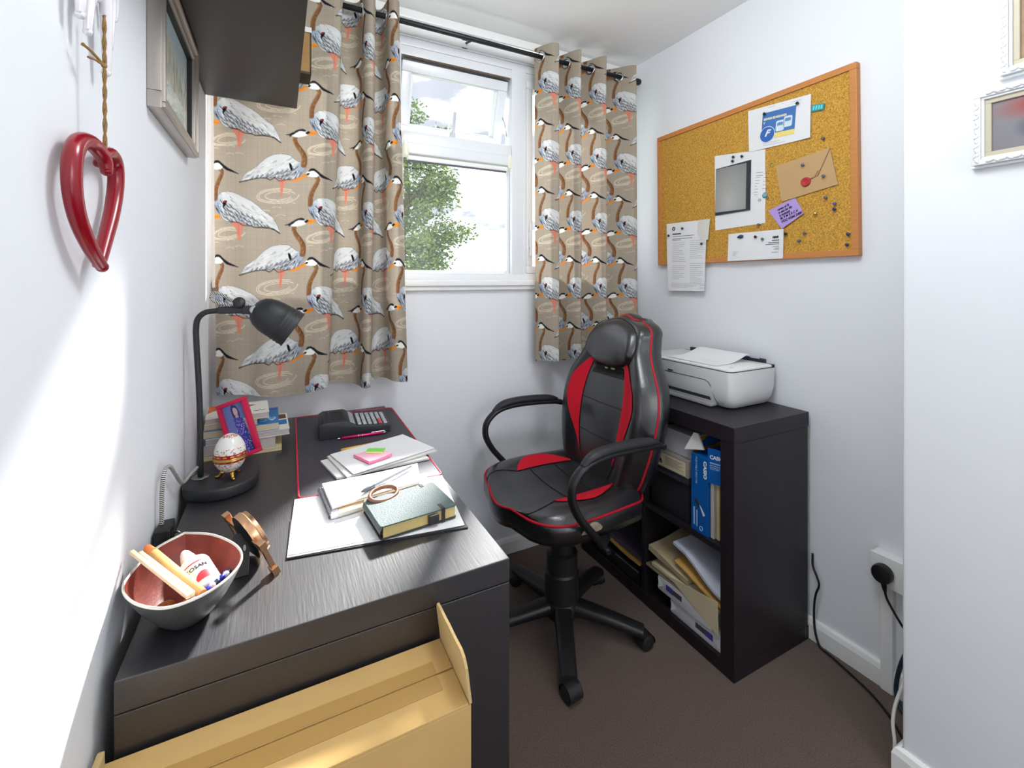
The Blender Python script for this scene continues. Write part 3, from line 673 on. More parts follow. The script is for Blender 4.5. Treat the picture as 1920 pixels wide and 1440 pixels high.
# ---- trinket egg on the lamp base
eg = Vector((-.107, 1.292, ZD+.0285)); egg = thing('trinket_egg', 'white porcelain egg box with red and gold band, on gold feet', 'trinket box', eg)
R0 = .0345; zc = .053
def er(z): return R0*math.sqrt(max(0, 1-((z-zc)/(.052 if z > zc else .041))**2))
cvE = Canvas(1, 1, .004, (222, 220, 216)); er_ = random.Random(4)
cvE.poly([(0, 0), (1, 0), (1, .08), (0, .08)], (232, 222, 216), smooth=False)
cvE.poly([(0, .44), (1, .44), (1, .535), (0, .535)], (150, 20, 28), smooth=False)
cvE.poly([(0, .315), (1, .315), (1, .375), (0, .375)], (160, 26, 30), smooth=False)
for k in range(420):
    x = er_.random(); y = er_.choice([er_.uniform(.535, .68)-.0, er_.uniform(.10, .315), er_.uniform(.93, .985)])
    if .60 < y < .9 and er_.random() < .55: continue
    c = er_.choice([(200, 60, 90), (150, 30, 60), (196, 120, 60), (120, 50, 90), (214, 160, 70)]); cvE.ellipse((x, y), .010, .011, c)
for k in range(14): cvE.ellipse((k/14, .487), .02, .016, (206, 150, 60)); cvE.ellipse((k/14, .345), .014, .008, (206, 150, 60))
nv_, nu_ = 130, 160; V = []; col = []
for j in range(nv_+1):
    z = zc-.041+j/nv_*.093
    for i in range(nu_):
        a = 2*PI*i/nu_; r = er(z); V.append((eg.x+r*math.cos(a), eg.y+r*math.sin(a), eg.z+z))
    col.append(cvE.sample(np.arange(nu_)/nu_, np.full(nu_, j/nv_*.9999)))
F = [(j*nu_+i, j*nu_+(i+1) % nu_, (j+1)*nu_+(i+1) % nu_, (j+1)*nu_+i) for j in range(nv_) for i in range(nu_)]
np_mesh('egg_shell', np.array(V), np.array(F), vmat('glazed_porcelain', .12, .6), egg, np.concatenate(col))
bm = B()
for zz in (.0475, .0520): tube(bm, [(eg.x+(er(zz)+.0006)*math.cos(a), eg.y+(er(zz)+.0006)*math.sin(a), eg.z+zz) for a in np.linspace(0, 2*PI, 48, endpoint=False)], .0016, 8, closed=True)
obj('gold_band', bm, M_gold, egg, smooth='all')
for k in range(3):
    a = math.radians(-70+120*k); d = Vector((math.cos(a), math.sin(a), 0)); bm = B()
    tube(bm, [eg+d*.013+Vector((0, 0, .016)), eg+d*.018+Vector((0, 0, .010)), eg+d*.021+Vector((0, 0, .004)), eg+d*.026+Vector((0, 0, .0025)), eg+d*.031+Vector((0, 0, .0025))], [.0055, .0045, .0036, .003, .0024], 10); obj('foot', bm, M_gold, egg, smooth='all')

# ---- books stacked in the corner
def book(name, label, x0, x1, y0, y1, z0, z1, cover, pages=M_pages, rot=0, hard=.0012, art=None):
    c = Vector(((x0+x1)/2, (y0+y1)/2, z0)); t = thing(name, label, 'book', c, math.radians(rot), 'books stacked in the desk corner')
    w, d, h = x1-x0, y1-y0, z1-z0; bm = B()
    box(bm, -w/2+.001, w/2-.001, -d/2+.001, d/2-.002, hard, h-hard, .0005); obj('page_block', bm, pages, t, local=True)
    bm = B(); box(bm, -w/2, w/2, -d/2, d/2, h-hard, h); obj('front_cover', bm, cover, t, local=True)
    bm = B(); box(bm, -w/2, w/2, -d/2, d/2, 0, hard); box(bm, -w/2, w/2, d/2-.002, d/2, hard, h-hard); obj('back_cover', bm, cover, t, local=True)
    return t, Matrix.Translation(c) @ Matrix.Rotation(math.radians(rot), 4, 'Z') @ Matrix.Translation((-w/2, -d/2, h))
Mb_blue = mat('blue_book_cover', (24, 118, 182), .3, spec=.5, var=(8, .12)); Mb_white = mat('white_book_cover', (226, 222, 214), .35)
book('booklet', 'thin yellowed booklet at the bottom of the book stack', -.190, .006, 1.512, 1.66, ZD, ZD+.010, mat('yellowed_cover', (206, 192, 142), .7))
book('paperback_book', 'thick grey-paged paperback second from the bottom of the stack', -.192, -.010, 1.518, 1.665, ZD+.010, ZD+.040, mat('grey_cover', (150, 142, 150), .5), M_pagesg)
t, Mt = book('photo_book', 'white and blue brochure book sticking out furthest right of the stack', -.188, .024, 1.522, 1.70, ZD+.040, ZD+.058, Mb_white, M_pagesg, 2)
bm = B(); box(bm, .165, .208, .05, .10, 0, .0003, M=Mt); obj('cover_band', bm, Mb_blue, t)
bm = B(); box(bm, .165, .208, .115, .165, 0, .0003, M=Mt); obj('cover_photo', bm, mat('dark_brown_photo', (96, 70, 56), .4, var=(60, .6)), t)
t, Mt = book('textbook', 'blue accounting textbook with white title, in the middle of the stack', -.192, -.003, 1.524, 1.705, ZD+.058, ZD+.080, Mb_blue, M_pages, 1)
text('ACCO', Mt @ Matrix.Translation((.182, .050, .0003)) @ Matrix.Rotation(PI, 4, 'Z'), .030, M_paper, t, 'title', sx=1.15)
text('FOR INDIVIDUAL STUDY', Mt @ Matrix.Translation((.182, .062, .0003)) @ Matrix.Rotation(PI, 4, 'Z'), .006, M_paper, t, 'title')
bm = B(); r_ = [(.0, .150, .18, .004), (.0, .158, .18, .004), (.0, .166, .18, .003)]
for x0, y, x1, hh in r_: box(bm, .09, .186, y, y+hh, 0, .0003, M=Mt)
obj('cover_stripes', bm, mat('purple_stripe', (96, 66, 118), .4), t)
book('paperback_book', 'tan-paged paperback lying just below the top book of the stack', -.190, -.058, 1.530, 1.655, ZD+.080, ZD+.096, mat('tan_cover', (180, 160, 120), .6), M_pages, 0)
t, Mt = book('paperback_book', 'white paperback with orange corner, topmost of the book stack', -.190, -.031, 1.530, 1.675, ZD+.096, ZD+.113, Mb_white, M_pagesg, 3)
bm = B(); prism(bm, [(.001, .145), (.075, .145), (.06, .12), (.02, .085), (.001, .06)], 0, .0003, Mt); obj('cover_art', bm, mat('orange_print', (196, 104, 40), .4, var=(20, .4)), t)
bm = B(); prism(bm, [(.075, .10), (.11, .09), (.125, .105), (.10, .118), (.08, .112)], 0, .0003, Mt); obj('cover_art', bm, mat('brown_print', (110, 84, 70), .5), t)
lines(Mt, [(.118, .150, .03, .004)], M_inkd, t)
# ---- pink photo frame leaning on the stack
Of = Vector((-.0455, 1.446, .7735)); ca = math.radians(20)
U_ = Vector((math.cos(ca), -.25, math.sin(ca)*1.0)).normalized(); V_ = Vector((-math.sin(ca)*1.02, .30, math.cos(ca))); FM = basis(Of, U_, V_)
pf = thing('framed_photo', 'pink photo frame with picture of a person in a blue dress, tilted against the books', 'photo frame', (Of.x-.05, Of.y, ZD))
W_, H_ = .076, .160
M_pink = mat('raspberry_pink_frame', (206, 22, 74), .4, spec=.5)
bm = B()
for x0, x1, y0, y1 in ((-W_, 0, 0, .011), (-W_, 0, H_-.011, H_), (-W_, -W_+.011, .011, H_-.011), (-.011, 0, .011, H_-.011)): box(bm, x0, x1, y0, y1, -.014, .008, .002, M=FM)
obj('frame', bm, M_pink, pf, smooth=30)
obj('backing', box(B(), -W_+.002, -.002, .002, H_-.002, -.012, -.004, M=FM), M_pink, pf)
cp = Canvas(1, 2, .012, (104, 122, 186)); 
cp.poly([(0, 0), (1, 0), (1, .5), (0, .3)], (150, 140, 190)); 
cp.poly([(.42, 1.95), (.62, 1.9), (.72, 1.6), (.66, 1.4), (.40, 1.45), (.36, 1.75)], (60, 54, 104))
cp.poly([(.46, 1.83), (.60, 1.80), (.64, 1.62), (.55, 1.50), (.46, 1.58)], (206, 168, 182)); cp.poly([(.50, 1.55), (.60, 1.55), (.62, 1.40), (.5, 1.40)], (196, 156, 176))
cp.poly([(.36, 1.35), (.55, 1.42), (.82, 1.30), (.92, .9), (.95, .3), (.9, 0), (.3, 0), (.42, .6)], (70, 64, 160)); cp.poly([(.80, 1.32), (.95, 1.2), (1.0, .6), (.92, .5), (.86, .95)], (214, 176, 196))
for k in range(130): cp.ellipse((er_.uniform(.38, .88), er_.uniform(.02, 1.32)), .02, .02, er_.choice([(150, 150, 220), (40, 40, 120), (190, 190, 236)]))
FU = FM.to_3x3() @ Vector((1, 0, 0)); FV = FM.to_3x3() @ Vector((0, 1, 0)); FW = FM.to_3x3() @ Vector((0, 0, 1))
picture('photo_print', cp, Of+FU*(-W_+.010)+FV*.010-FW*.002, FU*(W_-.020), FV*(H_-.020), vmat('printed_photo', .25, .5), pf)

# ---- bowl and contents
bw = thing('bowl', 'leaf-shaped bowl, dark grey outside and red-brown inside, at the front left of the desk', 'bowl', (-.122, .842, ZD))
rimp = [(-.197, .815), (-.1985, .855), (-.181, .917), (-.150, .950), (-.146, .953), (-.141, .951), (-.103, .926), (-.068, .880), (-.052, .838), (-.055, .802), (-.074, .768), (-.102, .748), (-.136, .745), (-.172, .772)]
rim = np.array(catmull(rimp, 5, True)); cen = np.array((-.124, .842))
def ringb(s, z, lift=0): return [Vector((*(cen+(p-cen)*s), z+lift)) for p in rim]
bm = B()
prof = [(.0, .002), (.28, 0), (.36, .0), (.44, .003), (.58, .014), (.74, .031), (.88, .050), (.97, .064), (1.0, .070)]
grid(bm, [ringb(max(s, .002), ZD+z) for s, z in prof], closed_v=True); obj('outer_shell', bm, mat('dark_grey_metal_glaze', (74, 76, 76), .32, metal=.3, bump=(60, .1)), bw, smooth='all')
bm = B(); grid(bm, [ringb(1.0, ZD+.070), ringb(.998, ZD+.0725), ringb(.975, ZD+.0730), ringb(.955, ZD+.0705)], closed_v=True); obj('rim', bm, mat('pale_bowl_rim', (206, 202, 190), .4, metal=.2), bw, smooth='all')
bm = B(); grid(bm, [ringb(s, ZD+z) for s, z in ((.955, .0705), (.92, .062), (.84, .050), (.70, .034), (.55, .020), (.40, .010), (.2, .0075), (.002, .007))], closed_v=True); obj('lining', bm, mat('red_brown_lacquer', (126, 52, 40), .42, spec=.5, var=(40, .25), bump=(200, .2)), bw, smooth='all')
# bottle lying in the bowl: cap points to back left
def cyl_between(bm, a, b, r0, r1=None, seg=20):
    tube(bm, [a, b], [r0, r1 if r1 is not None else r0], seg); return bm
btl = thing('bottle', 'small white bottle with red and black label lying in the bowl', 'bottle', (-.112, .84, ZD+.03))
a = Vector((-.094, .808, ZD+.040)); b = Vector((-.136, .885, ZD+.070)); dr = (b-a).normalized(); MBt = basis(a, dr.cross(Vector((0, 0, 1))), dr.cross(dr.cross(Vector((0, 0, 1)))))
if (MBt.to_3x3() @ Vector((0, 0, 1))).dot(dr) < 0: MBt = basis(a, dr.cross(Vector((0, 0, 1))), -dr.cross(dr.cross(Vector((0, 0, 1)))))
bm = B(); lathe(bm, [(0, 0), (.020, 0), (.0225, .002), (.0225, .054), (.0215, .058), (.018, .062), (.012, .065), (.0095, .067), (0, .067)], 32, MBt); obj('bottle_body', bm, M_white, btl, smooth='all')
bm = B(); lathe(bm, [(.0105, .066), (.0105, .074), (.0095, .079), (.0065, .090), (.0045, .0935), (0, .094)], 24, MBt); obj('cap', bm, M_white, btl, smooth='all')
# label facing up/back towards the viewer
cam_dir = (Vector((0, 0, 1.2538))-a); cam_dir -= dr*cam_dir.dot(dr); cam_dir.normalize(); side = dr.cross(cam_dir)
def on_btl(x, y, r=.0229):
    th = x/.0226; return a+dr*y+(cam_dir*math.cos(th)+side*math.sin(th))*r
def wrap_text(s, x, y, size, m, name):
    o = text(s, Matrix.Identity(4), size, m, None, name)
    me = o.data; me.transform(Matrix.Translation(o.location)); o.location = (0, 0, 0)
    for v in me.vertices: v.co = on_btl(x+v.co.x, y+v.co.y, .0231+v.co.z)
    me.transform(chain_matrix(btl).inverted()); o.parent = btl; o.pop('kind', None) if 'kind' in o else None
sgn_b = 1 if side.dot(Vector((1, 0, 0))) > 0 else -1
bm = B(); grid(bm, [[on_btl(-.026+.052*i/24, .006+.040*j/4, .0227) for j in range(5)] for i in range(25)]); obj('label', bm, mat('label_paper', (236, 228, 222), .5), btl, smooth='all')
wrap_text('COSAN', -.0125, .033, .0088, M_inkd, 'lettering')
bm = B(); P = [(-.004, .010), (.018, .010), (.017, .018), (.012, .024), (.004, .025), (-.003, .019)]
for f in range(6):
    pass
rows = []
for j in range(9):
    y = .010+.015*j/8; hw = .013*math.sqrt(max(.05, 1-(j/8)**2)); rows.append([on_btl(.008-hw+2*hw*i/8, y, .0229) for i in range(9)])
grid(bm, rows); obj('red_emblem', bm, mat('label_red', (206, 40, 56), .45), btl, smooth='all')
bm = B(); grid(bm, [[on_btl(-.026+.052*i/24, .0445+.0022*j, .0229) for j in range(2)] for i in range(25)]); obj('red_stripe', bm, MATS['label_red'], btl, smooth='all')
# wooden sticks, wooden pencil crayon, beads, stones
st = thing('wooden_sticks', 'pair of pale flat wooden sticks resting across the bowl, furthest left in it', 'sticks', (-.16, .82, ZD+.05))
for k in range(2):
    bm = B(); o = Vector((.0045*k, .0035*k, 0)); p0 = Vector((-.110, .752, ZD+.0745))+o; p1 = Vector((-.198, .868, ZD+.098))+o
    d = (p1-p0).normalized(); Mx = basis(p0, d, d.cross(Vector((0, 0, 1)))); box(bm, 0, (p1-p0).length-.012*k, -.0026, .0026, -.003, .003, .001, M=Mx); obj('stick', bm, mat('pale_birch', (226, 206, 168), .6, var=(80, .08)), st)
pc = thing('crayon', 'thick light wooden crayon with orange tip lying across the bowl beside the sticks', 'crayon', (-.14, .83, ZD+.05))
q0 = Vector((-.098, .778, ZD+.058)); q1 = Vector((-.186, .892, ZD+.090)); dq = (q1-q0).normalized()
bm = B(); tube(bm, [q0, q1-dq*.022], .0068, 16); obj('barrel', bm, mat('light_wood_barrel', (232, 186, 116), .5, var=(60, .08)), pc)
bm = B(); tube(bm, [q1-dq*.022, q1-dq*.004, q1], [.0067, .0055, .003], 16); obj('tip', bm, mat('orange_cone', (224, 126, 62), .5), pc)
bd = thing('bead_bracelet', 'bracelet of blue and clear glass beads in the right side of the bowl', 'bracelet', (-.095, .80, ZD+.04))
for k, (bx, by, bz) in enumerate([(-.112, .770, .061), (-.106, .779, .060), (-.100, .786, .0615), (-.094, .792, .061), (-.0885, .799, .061), (-.083, .806, .0605), (-.078, .814, .061), (-.073, .822, .060), (-.071, .832, .0575), (-.075, .838, .053)]):
    bm = B(); sphere(bm, (bx, by, ZD+bz-.006), .0046, 14); obj('bead', bm, [mat('cobalt_bead', (24, 40, 170), .08, spec=.8), mat('white_bead', (225, 226, 230), .1, spec=.7), mat('navy_bead', (28, 52, 84), .08, spec=.8)][k % 3], bd, smooth='all')
for nm, lab, c, s, rgb, rr in (('medal', 'dark amber oval medal at the bottom of the bowl under the sticks', (-.150, .826, .026), (.014, .010, .005), (150, 84, 20), .2), ('pebble', 'reddish polished stone at the front inside of the bowl', (-.138, .812, .026), (.014, .009, .006), (112, 50, 36), .15), ('eraser', 'orange and red eraser piece between crayon and beads in the bowl', (-.118, .808, .032), (.014, .009, .008), (222, 98, 30), .4)):
    bm = B(); sphere(bm, (0, 0, 0), 1, 20, s, Matrix.Translation((c[0], c[1], ZD+c[2])) @ Matrix.Rotation(.6, 4, 'Z') @ Matrix.Rotation(.3, 4, 'X'))
    tag(obj(nm, bm, mat(nm+'_surface', rgb, rr, spec=.6), None, smooth='all'), lab, nm)

# ---- small rose-gold clock seen from behind
F1 = Vector((-.004, .882, ZD)); F2 = Vector((-.068, 1.022, ZD)); aax = (F1-F2).normalized(); nax = Vector((-aax.y, aax.x, 0))
if nax.x < 0: nax = -nax                      # points away from viewer (to the right/back)
upx = (Vector((0, 0, 1))*math.cos(math.radians(22))-nax*math.sin(math.radians(22))).normalized()
OC = (F1+F2)/2; MC = basis(OC, aax, upx); wz = (MC.to_3x3() @ Vector((0, 0, 1)))
sg = 1 if wz.dot(nax) > 0 else -1            # local z sign that points away from the viewer
ck = thing('table_clock', 'small rose-gold table clock seen from behind, propped on a black strut beside the bowl', 'clock', OC)
Mz = MC @ Matrix.Translation((0, .047, 0))
def cz(a): return a*sg
bm = B(); lathe(bm, [(.036, cz(-.002)), (.0435, cz(-.002)), (.0445, cz(.003)), (.0445, cz(.010)), (.041, cz(.012)), (.040, cz(.018)), (.036, cz(.019)), (.033, cz(.012))], 48, Mz); obj('rim', bm, M_rose, ck, smooth=30)
bm = B(); lathe(bm, [(0, cz(-.006)), (.030, cz(-.006)), (.036, cz(-.004)), (.0425, cz(-.002)), (.040, cz(.012)), (0, cz(.012))], 48, Mz); obj('back_plate', bm, M_black, ck, smooth=30)
for s in (-1, 1):
    bm = B(); x = s*.074
    box(bm, x-.0045, x+.0045, .004, .062, -.004, .004, .001, M=MC); box(bm, x-.008, x+.008, .000, .016, -.006, .006, .0015, M=MC); box(bm, x-.007, x+.007, .056, .070, -.006, .006, .0015, M=MC)
    box(bm, min(x, s*.038), max(x, s*.038), .050, .060, -.004, .004, .001, M=MC); obj('leg', bm, M_rose, ck)
ft = Vector((-.058, .898, ZD+.001)); tp = OC+upx*.060-nax*.006+aax*.0
bm = B(); d = (tp-ft); Mst = basis(ft, Vector((1, .1, 0)), d)
prism(bm, [(-.011, 0), (.011, 0), (.014, d.length*.7), (.010, d.length), (-.010, d.length), (-.014, d.length*.7)], -.0016, .0016, Mst, .0006); obj('strut', bm, M_black, ck)
bm = B()
for s in (-1, 1): prism(bm, [(s*.006+.0022*math.cos(q), d.length*.62+.005*math.sin(q)) for q in np.linspace(0, 2*PI, 14, endpoint=False)], -.0022, .0022, Mst)
obj('strut_hole', bm, mat('pale_grey_mark', (170, 172, 178), .5), ck)

# ---- desk mat
dm = thing('desk_mat', 'black desk mat with red edging across the back half of the desk', 'desk mat', (.21, 1.48, ZD))
cn = [Vector((.039, 1.150, 0)), Vector((.374, 1.123, 0)), Vector((.391, 1.800, 0)), Vector((.052, 1.824, 0))]
pol = []
for i in range(4):
    p, a_, b_ = cn[i], cn[i-1], cn[(i+1) % 4]; u = (a_-p).normalized()*.018; v = (b_-p).normalized()*.018
    for k in range(6):
        t_ = k/5; pol.append(((p+u*(1-t_)**2+v*t_**2).x, (p+u*(1-t_)**2+v*t_**2).y))
obj('mat_surface', prism(B(), pol, ZD+.0002, ZD+.0032), mat('charcoal_mat_surface', (58, 56, 64), .5, spec=.5, bump=(500, .15)), dm)
bm = B(); tube(bm, [(p[0], p[1], ZD+.0024) for p in pol], .0026, 8, closed=True); obj('edging', bm, mat('mat_red_edging', (206, 34, 62), .5), dm)
ZM = ZD+.0034
# ---- printing calculator
M_calc = mat('charcoal_calculator_plastic', (42, 43, 48), .45)
cx = thing('printing_calculator', 'dark printing calculator with grey keys at the back of the desk mat', 'calculator', (.222, 1.60, ZM), math.radians(-3))
bm = B(); prof = [(-.108, 0), (.108, 0), (.110, .004), (.110, .022), (.106, .026), (.002, .034), (-.020, .046), (-.030, .052), (-.095, .052), (-.108, .044)]
Mc = Matrix(((1, 0, 0, 0), (0, 0, -1, .075), (0, 1, 0, 0), (0, 0, 0, 1)))
prism(bm, prof, 0, .150, Mc, .004); obj('body', bm, M_calc, cx, smooth=30, local=True)
bm = B(); Ms = basis((-.0195, 0, .0475), (0, 1, 0), (-.022, 0, .0125)); 
box(bm, -.064, .064, -.022, -.003, -.004, .0012, .001, M=basis((-.0195, 0, .0462), (0, 1, 0), (-.0225, 0, .0125))); obj('display', bm, mat('grey_display', (150, 154, 158), .2, spec=.6), cx, local=True)
bm = B(); box(bm, -.088, -.080, -.055, .055, .0505, .0525); box(bm, -.072, -.035, -.05, .05, .0512, .053, .002); obj('paper_slot', bm, M_black, cx, local=True)
sl = math.atan2(.008, .104)
for i in range(6):
    for j in range(5):
        x = .013+i*.0163; y = -.058+j*.0265 if j < 5 else 0; z = .034-(x-.002)*math.tan(sl)
        red = (i == 4 and j in (0, 1))
        bm = B(); box(bm, x-.0056, x+.0056, y-.009, y+.009, z-.002, z+.0045, .0015); obj('key', bm, mat('coral_key', (196, 84, 90), .5) if red else mat('pale_grey_key', (178, 182, 186), .5), cx, local=True)
# ---- pens
def pen(name, label, a, b, r, m, tipm, parts):
    a, b = Vector(a), Vector(b); d = (b-a).normalized(); t = thing(name, label, 'pen', (a+b)/2)
    L = (b-a).length; bm = B(); tube(bm, [a+d*.012, a+d*.022, a+d*(L-.012), a+d*(L-.010)], [r*.62, r, r*1.05, r*.9], 16); obj('barrel', bm, m, t, smooth='all')
    bm = B(); tube(bm, [a, a+d*.004, a+d*.0125], [r*.14, r*.3, r*.62], 14); obj('nib', bm, tipm, t, smooth='all')
    return t, a, d, L
t, a, d, L = pen('ballpoint_pen', 'shiny magenta ballpoint pen lying in front of the calculator', (.158, 1.510, ZM+.005), (.310, 1.505, ZM+.005), .005, mat('magenta_metallic', (168, 10, 88), .2, metal=.5), M_chrome, 0)
bm = B(); tube(bm, [a+d*(L-.011), a+d*L], [.0042, .0035], 12); obj('push_button', bm, M_chrome, t)
for f in (.42, .50):
    bm = B(); tube(bm, [a+d*L*f, a+d*(L*f+.003)], .0053, 16); obj('ring', bm, M_chrome, t)
bm = B(); box(bm, .262, .306, 1.5045, 1.5085, ZM+.010, ZM+.0118, .0008); obj('clip', bm, M_chrome, t)
t, a, d, L = pen('marker_pen', 'yellow pen half hidden under the paper stack', (.290, 1.418, ZM+.005), (.160, 1.400, ZM+.005), .005, mat('yellow_pen_plastic', (226, 176, 78), .4), M_black, 0)
bm = B(); tube(bm, [a+d*(L-.055), a+d*L], .0056, 16); obj('cap', bm, MATS['yellow_pen_plastic'], t, smooth='all')

# ---- loose papers on the mat
def flat_sheet(name, label, cat, corners, z, th, m, curl=0.0, parent=None, group=None, seed=0):
    """slightly wavy sheet or sheaf with corners in world xy"""
    c = [Vector((x, y, 0)) for x, y in corners]; r = random.Random(seed); ph = r.random()*6
    def fn(s, t):
        p = (c[0]*(1-s)+c[1]*s)*(1-t)+(c[3]*(1-s)+c[2]*s)*t
        p.z = z+curl*(abs(math.sin(s*3+ph))*.5+max(0, s-.75)*2*abs(math.cos(ph+t)))*.5; return p
    bm = sheet(B(), fn, 10, 10, th)
    o = obj(name, bm, m, parent)
    if parent is None: tag(o, label, cat, group)
    return o
G = 'papers on the desk'
flat_sheet('folded_letter', 'folded white letter poking out left under the paper stack', 'paper', [(.128, 1.215), (.372, 1.232), (.345, 1.395), (.100, 1.350)], ZM+.0002, .005, M_paper2, .001, group=G, seed=1)
flat_sheet('paper_sheet', 'second white sheet, fanned out right below the top sheet of the stack', 'paper', [(.150, 1.195), (.404, 1.262), (.352, 1.428), (.118, 1.362)], ZM+.0062, .004, M_paper2, .002, group=G, seed=2)
ps = flat_sheet('paper_sheet', 'top white sheet of the paper stack, under the pink sticky notes', 'paper', [(.166, 1.196), (.400, 1.275), (.346, 1.430), (.126, 1.360)], ZM+.0123, .002, M_paper, .0012, group=G, seed=3)
ZS = ZM+.0157
sn = thing('sticky_note_pad', 'pink pad of sticky notes on the top paper sheet', 'sticky notes', (.228, 1.283, ZS))
Ms = basis((.228, 1.283, ZS), (.070, .030, 0), (-.03, .07, 0))
def fnp(s, t): return Ms @ Vector(((s-.5)*.072, (t-.5)*.076, .0055*abs(s-.45)**1.5))
obj('notes', sheet(B(), fnp, 12, 6, .006), mat('pink_note_paper', (246, 130, 168), .7), sn)
obj('top_note', sheet(B(), lambda s, t: fnp(.02+.96*s, .02+.96*t)+Vector((0, 0, .0063)), 12, 6, .0003), mat('pale_pink_note_paper', (248, 190, 208), .7), sn)
gt = thing('page_marker_pad', 'small green pad of page markers lying on the pink sticky notes', 'sticky notes', (.238, 1.301, ZS+.008))
Mg = basis((.2385, 1.297, ZS+.0078), (.050, -.026, 0), (.026, .05, 0))
bm = B(); box(bm, -.024, .024, -.011, .011, 0, .004, M=Mg); obj('marker_tabs', bm, mat('cream_note_edge', (236, 226, 150), .7), gt)
bm = B(); box(bm, -.024, .024, -.011, .011, .004, .006, M=Mg); obj('green_tabs', bm, mat('bright_green_note', (122, 218, 96), .7), gt)

# ---- white sheets and black folder at the front
fo_ = flat_sheet('folder', 'black folder whose edge shows under the white sheets at the desk front', 'folder', [(.012, .915), (.342, .863), (.352, .985), (.020, 1.06)], ZD+.0003, .0022, mat('black_folder_card', (30, 26, 32), .5), 0)
flat_sheet('paper_sheet', 'broad white sheet under the green notebook at the front of the desk', 'paper', [(.012, .917), (.338, .872), (.372, 1.120), (.030, 1.146)], ZD+.0027, .0012, M_paper, .0008, group=G, seed=5)
flat_sheet('paper_sheet', 'upper white sheet with creased corner, left of the green notebook', 'paper', [(.014, .921), (.180, .900), (.215, 1.120), (.031, 1.147)], ZD+.0046, .0006, M_paper, .0006, group=G, seed=6)
ZP = ZD+.0058
# ---- spiral notepad with envelopes on it
sp = thing('spiral_notepad', 'white spiral notepad with curled pages, left of the green notebook', 'notepad', (.2, 1.09, ZP))
K = [(.096, 1.012), (.300, 1.047), (.300, 1.155), (.085, 1.158)]
def quad(c, z, curl=0, ph=0):
    c = [Vector((x, y, 0)) for x, y in c]
    def fn(s, t):
        p = (c[0]*(1-s)+c[1]*s)*(1-t)+(c[3]*(1-s)+c[2]*s)*t; p.z = z+curl*(max(0, s-.6)**2*3+.15*math.sin(5*s+ph+2*t)); return p
    return fn
obj('back_cover', sheet(B(), quad(K, ZP+.0012), 8, 8, .0015), M_paper2, sp)
obj('pages', sheet(B(), quad(K, ZP+.003, .001), 8, 8, .007), M_paper, sp)
obj('kraft_divider', sheet(B(), quad([(.110, 1.008), (.240, 1.030), (.24, 1.10), (.12, 1.09)], ZP+.0108, .001), 8, 6, .001), mat('tan_divider', (206, 170, 124), .7), sp)
bm = B(); e0 = Vector((.096, 1.014, ZP+.006)); e1 = Vector((.085, 1.156, ZP+.006)); n = 30
for k in range(n):
    c = e0+(e1-e0)*(k+.5)/n; tube(bm, [c+Vector((math.cos(q)*.006, 0, math.sin(q)*.006)) for q in np.linspace(0, 2*PI, 12, endpoint=False)], .0007, 5, closed=True)
obj('spiral_binding', bm, mat('grey_wire', (130, 132, 138), .35, metal=.8), sp)
ev = flat_sheet('envelope', 'crumpled white envelope on the spiral notepad, under the clear pen', 'envelope', [(.100, 1.030), (.300, 1.066), (.322, 1.172), (.090, 1.160)], ZP+.0122, .0045, M_paper, .006, seed=4)
obj('envelope_flap', sheet(B(), quad([(.150, 1.038), (.318, 1.068), (.322, 1.10), (.19, 1.09)], ZP+.0185, .004), 8, 6, .0012), M_paper2, ev)
t, a, d, L = pen('ballpoint_pen', 'clear ballpoint pen with grey tip lying on the envelope', (.166, 1.058, ZP+.026), (.306, 1.150, ZP+.026), .0038, mat('clear_grey_barrel', (150, 153, 160), .15, spec=.6), M_chrome, 0)
bm = B(); tube(bm, [a-d*.004, a+d*.006, a+d*.032, a+d*.034], [.0015, .0042, .0052, .004], 16); obj('cap', bm, mat('smoky_grey_plastic', (92, 96, 110), .2, spec=.7), t, smooth='all')
bm = B(); tube(bm, [a+d*.034, a+d*(L*.7)], .0016, 8); obj('ink_refill', bm, mat('refill_grey', (120, 120, 126), .4), t)
# ---- copper bangle
cb_ = B(); Mb = Matrix.Translation((.203, 1.012, ZP+.0318)) @ Matrix.Rotation(.42, 4, 'Z') @ Matrix.Rotation(math.radians(16), 4, 'X')
tube(cb_, [Mb @ Vector((.033*math.cos(q), .021*math.sin(q), 0)) for q in np.linspace(0, 2*PI, 48, endpoint=False)], .0042, 10, closed=True, flat=1.2)
tag(obj('hair_band', cb_, mat('brown_band', (138, 92, 72), .4, spec=.5, bump=(150, .3)), None, smooth='all'), 'brown oval band resting on the corner of the green notebook', 'band')
# ---- green notebook
nb = thing('notebook', 'grey-green leather notebook with black elastic strap on the white sheets', 'notebook', (.25, .95, ZP))
N0 = Vector((.172, .886, ZP+.0008)); N1 = Vector((.332, .902, ZP+.0008)); un_ = (N1-N0).normalized(); vn = Vector((-un_.y, un_.x, 0)); vn = (vn+un_*-.12).normalized(); MN = basis(N0, un_, vn)
LN, WN, HN = (N1-N0).length, .128, .027
M_green = mat('grey_green_grained_leather', (82, 98, 97), .5, spec=.4, bump=(520, .8))
obj('page_block', box(B(), .006, LN-.003, .003, WN-.003, .003, HN-.003, M=MN), mat('gilt_page_edge', (206, 184, 120), .5, bump=(500, .4), stretch=(.1, .1, 8)), nb)
bm = B(); prism(bm, rounded(LN, WN, .006, 4, LN/2, WN/2), HN-.003, HN, MN, .001); obj('front_cover', bm, M_green, nb)
bm = B(); prism(bm, rounded(LN, WN, .006, 4, LN/2, WN/2), 0, .003, MN, .001); obj('back_cover', bm, mat('black_cover_edge', (44, 48, 50), .5), nb)
